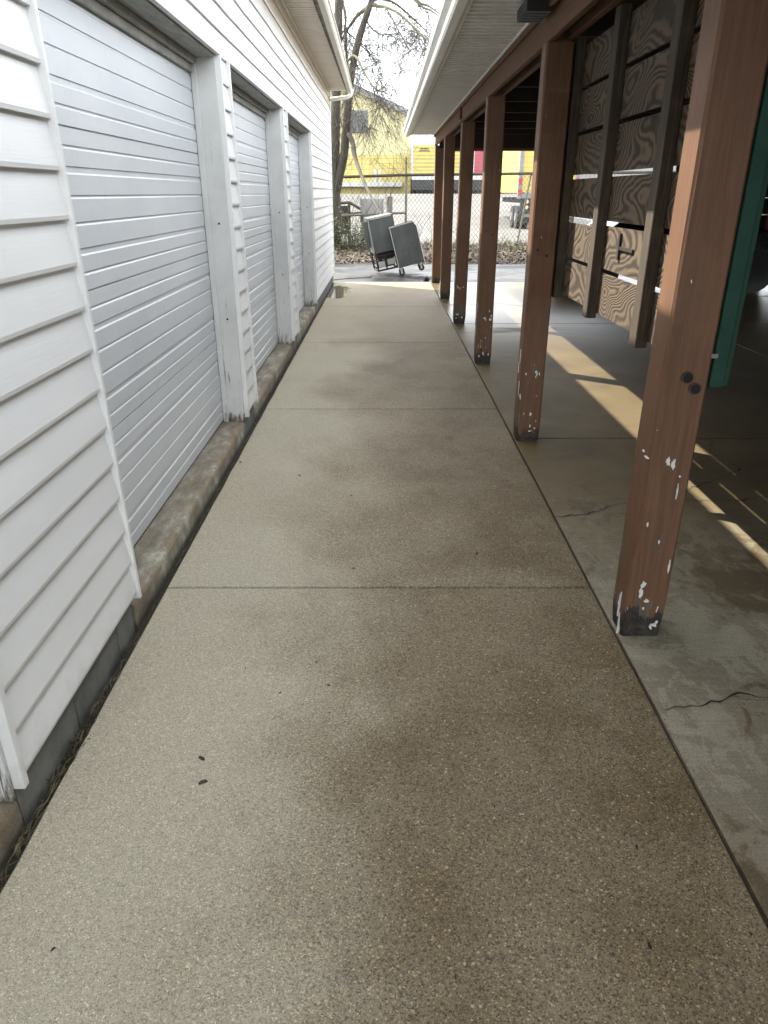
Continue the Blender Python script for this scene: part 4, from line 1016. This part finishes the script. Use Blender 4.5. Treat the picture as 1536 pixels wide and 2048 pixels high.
for k in range(5):
    x0 = a_.x + k * .038; tp.add([(x0, 22.08, a_.z + .01 * k), (x0 + .038, 22.03 + .05 * (k % 2), a_.z + .01 * k), (x0 + .030, 22.05 + .05 * (k % 2), a_.z - .58 - .05 * k % .12), (x0 - .004, 22.10, a_.z - .55), (x0, 22.11, a_.z + .01 * k), (x0 + .038, 22.09 + .05 * (k % 2), a_.z), (x0 + .030, 22.09 + .05 * (k % 2), a_.z - .58), (x0 - .004, 22.13, a_.z - .55)], [(0, 1, 2, 3), (4, 5, 6, 7), (0, 1, 5, 4), (2, 3, 7, 6)])
tag(tp.build('tarp_strip', M['cloth']), 'crumpled grey tarp hanging on the fence above the steel cabinet', 'tarp')

# ------------------------------------------------------------------ dark car parked at the far end of the carport
car = thing('parked_car', 'dark car parked inside the far right end of the carport', 'car', (5.1, 13.0, 0))
prof = [(-2.25, .32), (-2.28, .62), (-2.15, .84), (-1.35, .95), (-.75, 1.36), (.55, 1.42), (1.45, 1.02), (2.1, .95), (2.22, .60), (2.18, .32)]
b = MB(); vs = []; fs = []; W_ = .88
secs = [(0, .92), (.06, 1.0), (W_, 1.0), (2 * W_ - .06, 1.0), (2 * W_, .92)]
for y, k in secs:
    for x, z in prof: vs.append((x * (k if abs(x) > 1 else 1), y + (.16 if z > 1.2 and y < W_ else (-.16 if z > 1.2 and y > W_ else 0)), .32 + (z - .32) * (k if z < 1 else 1)))
n = len(prof)
for i in range(len(secs) - 1):
    for k in range(n): fs.append((i * n + k, i * n + (k + 1) % n, (i + 1) * n + (k + 1) % n, (i + 1) * n + k))
fs += [tuple(range(n)), tuple(range((len(secs) - 1) * n, len(secs) * n))]
b.add(vs, fs); b.build('body', M['carpaint'], car, bevel=.03)
b = MB(); b.add([(-1.15, -.012 + .03, 1.0), (1.25, .018, 1.0), (.5, .148, 1.34), (-.68, .148, 1.31)], [(0, 1, 2, 3)]); b.build('side_window', M['glass'], car)
for wx in (-1.35, 1.35):
    for wy in (.08, 1.68):
        b = MB(); b.tube([(wx, wy - .12, .34), (wx, wy + .12, .34)], .34, 22); w_ = b.build('wheel', M['rubber'], car)
        b = MB(); b.tube([(wx, wy - .13, .34), (wx, wy - .121, .34)], .2, 14); b.build('rim', M['dark'], w_)
# hedge beyond the carport's right side
def hedge(x, y, rx, ry, rz, seed, n=2600):
    H_ = thing('hedge_tree', 'dark leafy bushes beyond the right side of the carport', 'bush', (x, y, 0), group='bushes beyond the carport'); rr = random.Random(seed); m = MB()
    for _ in range(n):
        d = Vector((rr.gauss(0, 1), rr.gauss(0, 1), rr.gauss(0, 1))).normalized() * rr.uniform(.55, 1.08)
        c0 = Vector((d.x * rx, d.y * ry, rz + d.z * rz)); a = rr.uniform(0, 6.28); s_ = rr.uniform(.06, .13)
        u_ = Vector((math.cos(a), math.sin(a), rr.uniform(-.6, .6))) * s_; v_ = Vector((-math.sin(a), math.cos(a), rr.uniform(-.6, .6))) * s_ * .6
        m.add([c0 - u_, c0 - v_, c0 + u_, c0 + v_], [(0, 1, 2, 3)])
    m.build('crown', M['hedge'], H_)
    m = MB(); m.tube([(0, 0, -.05), (.1, 0, rz), (0, .1, rz * 1.6)], [.12, .08, .03], 7); m.build('trunk', M['bark'], H_)
for i, (x, y) in enumerate(((14, 4), (13.5, 9), (14.5, 13.5), (13, 18), (14, 23))): hedge(x, y, 2.2, 2.6, 2.0, i)
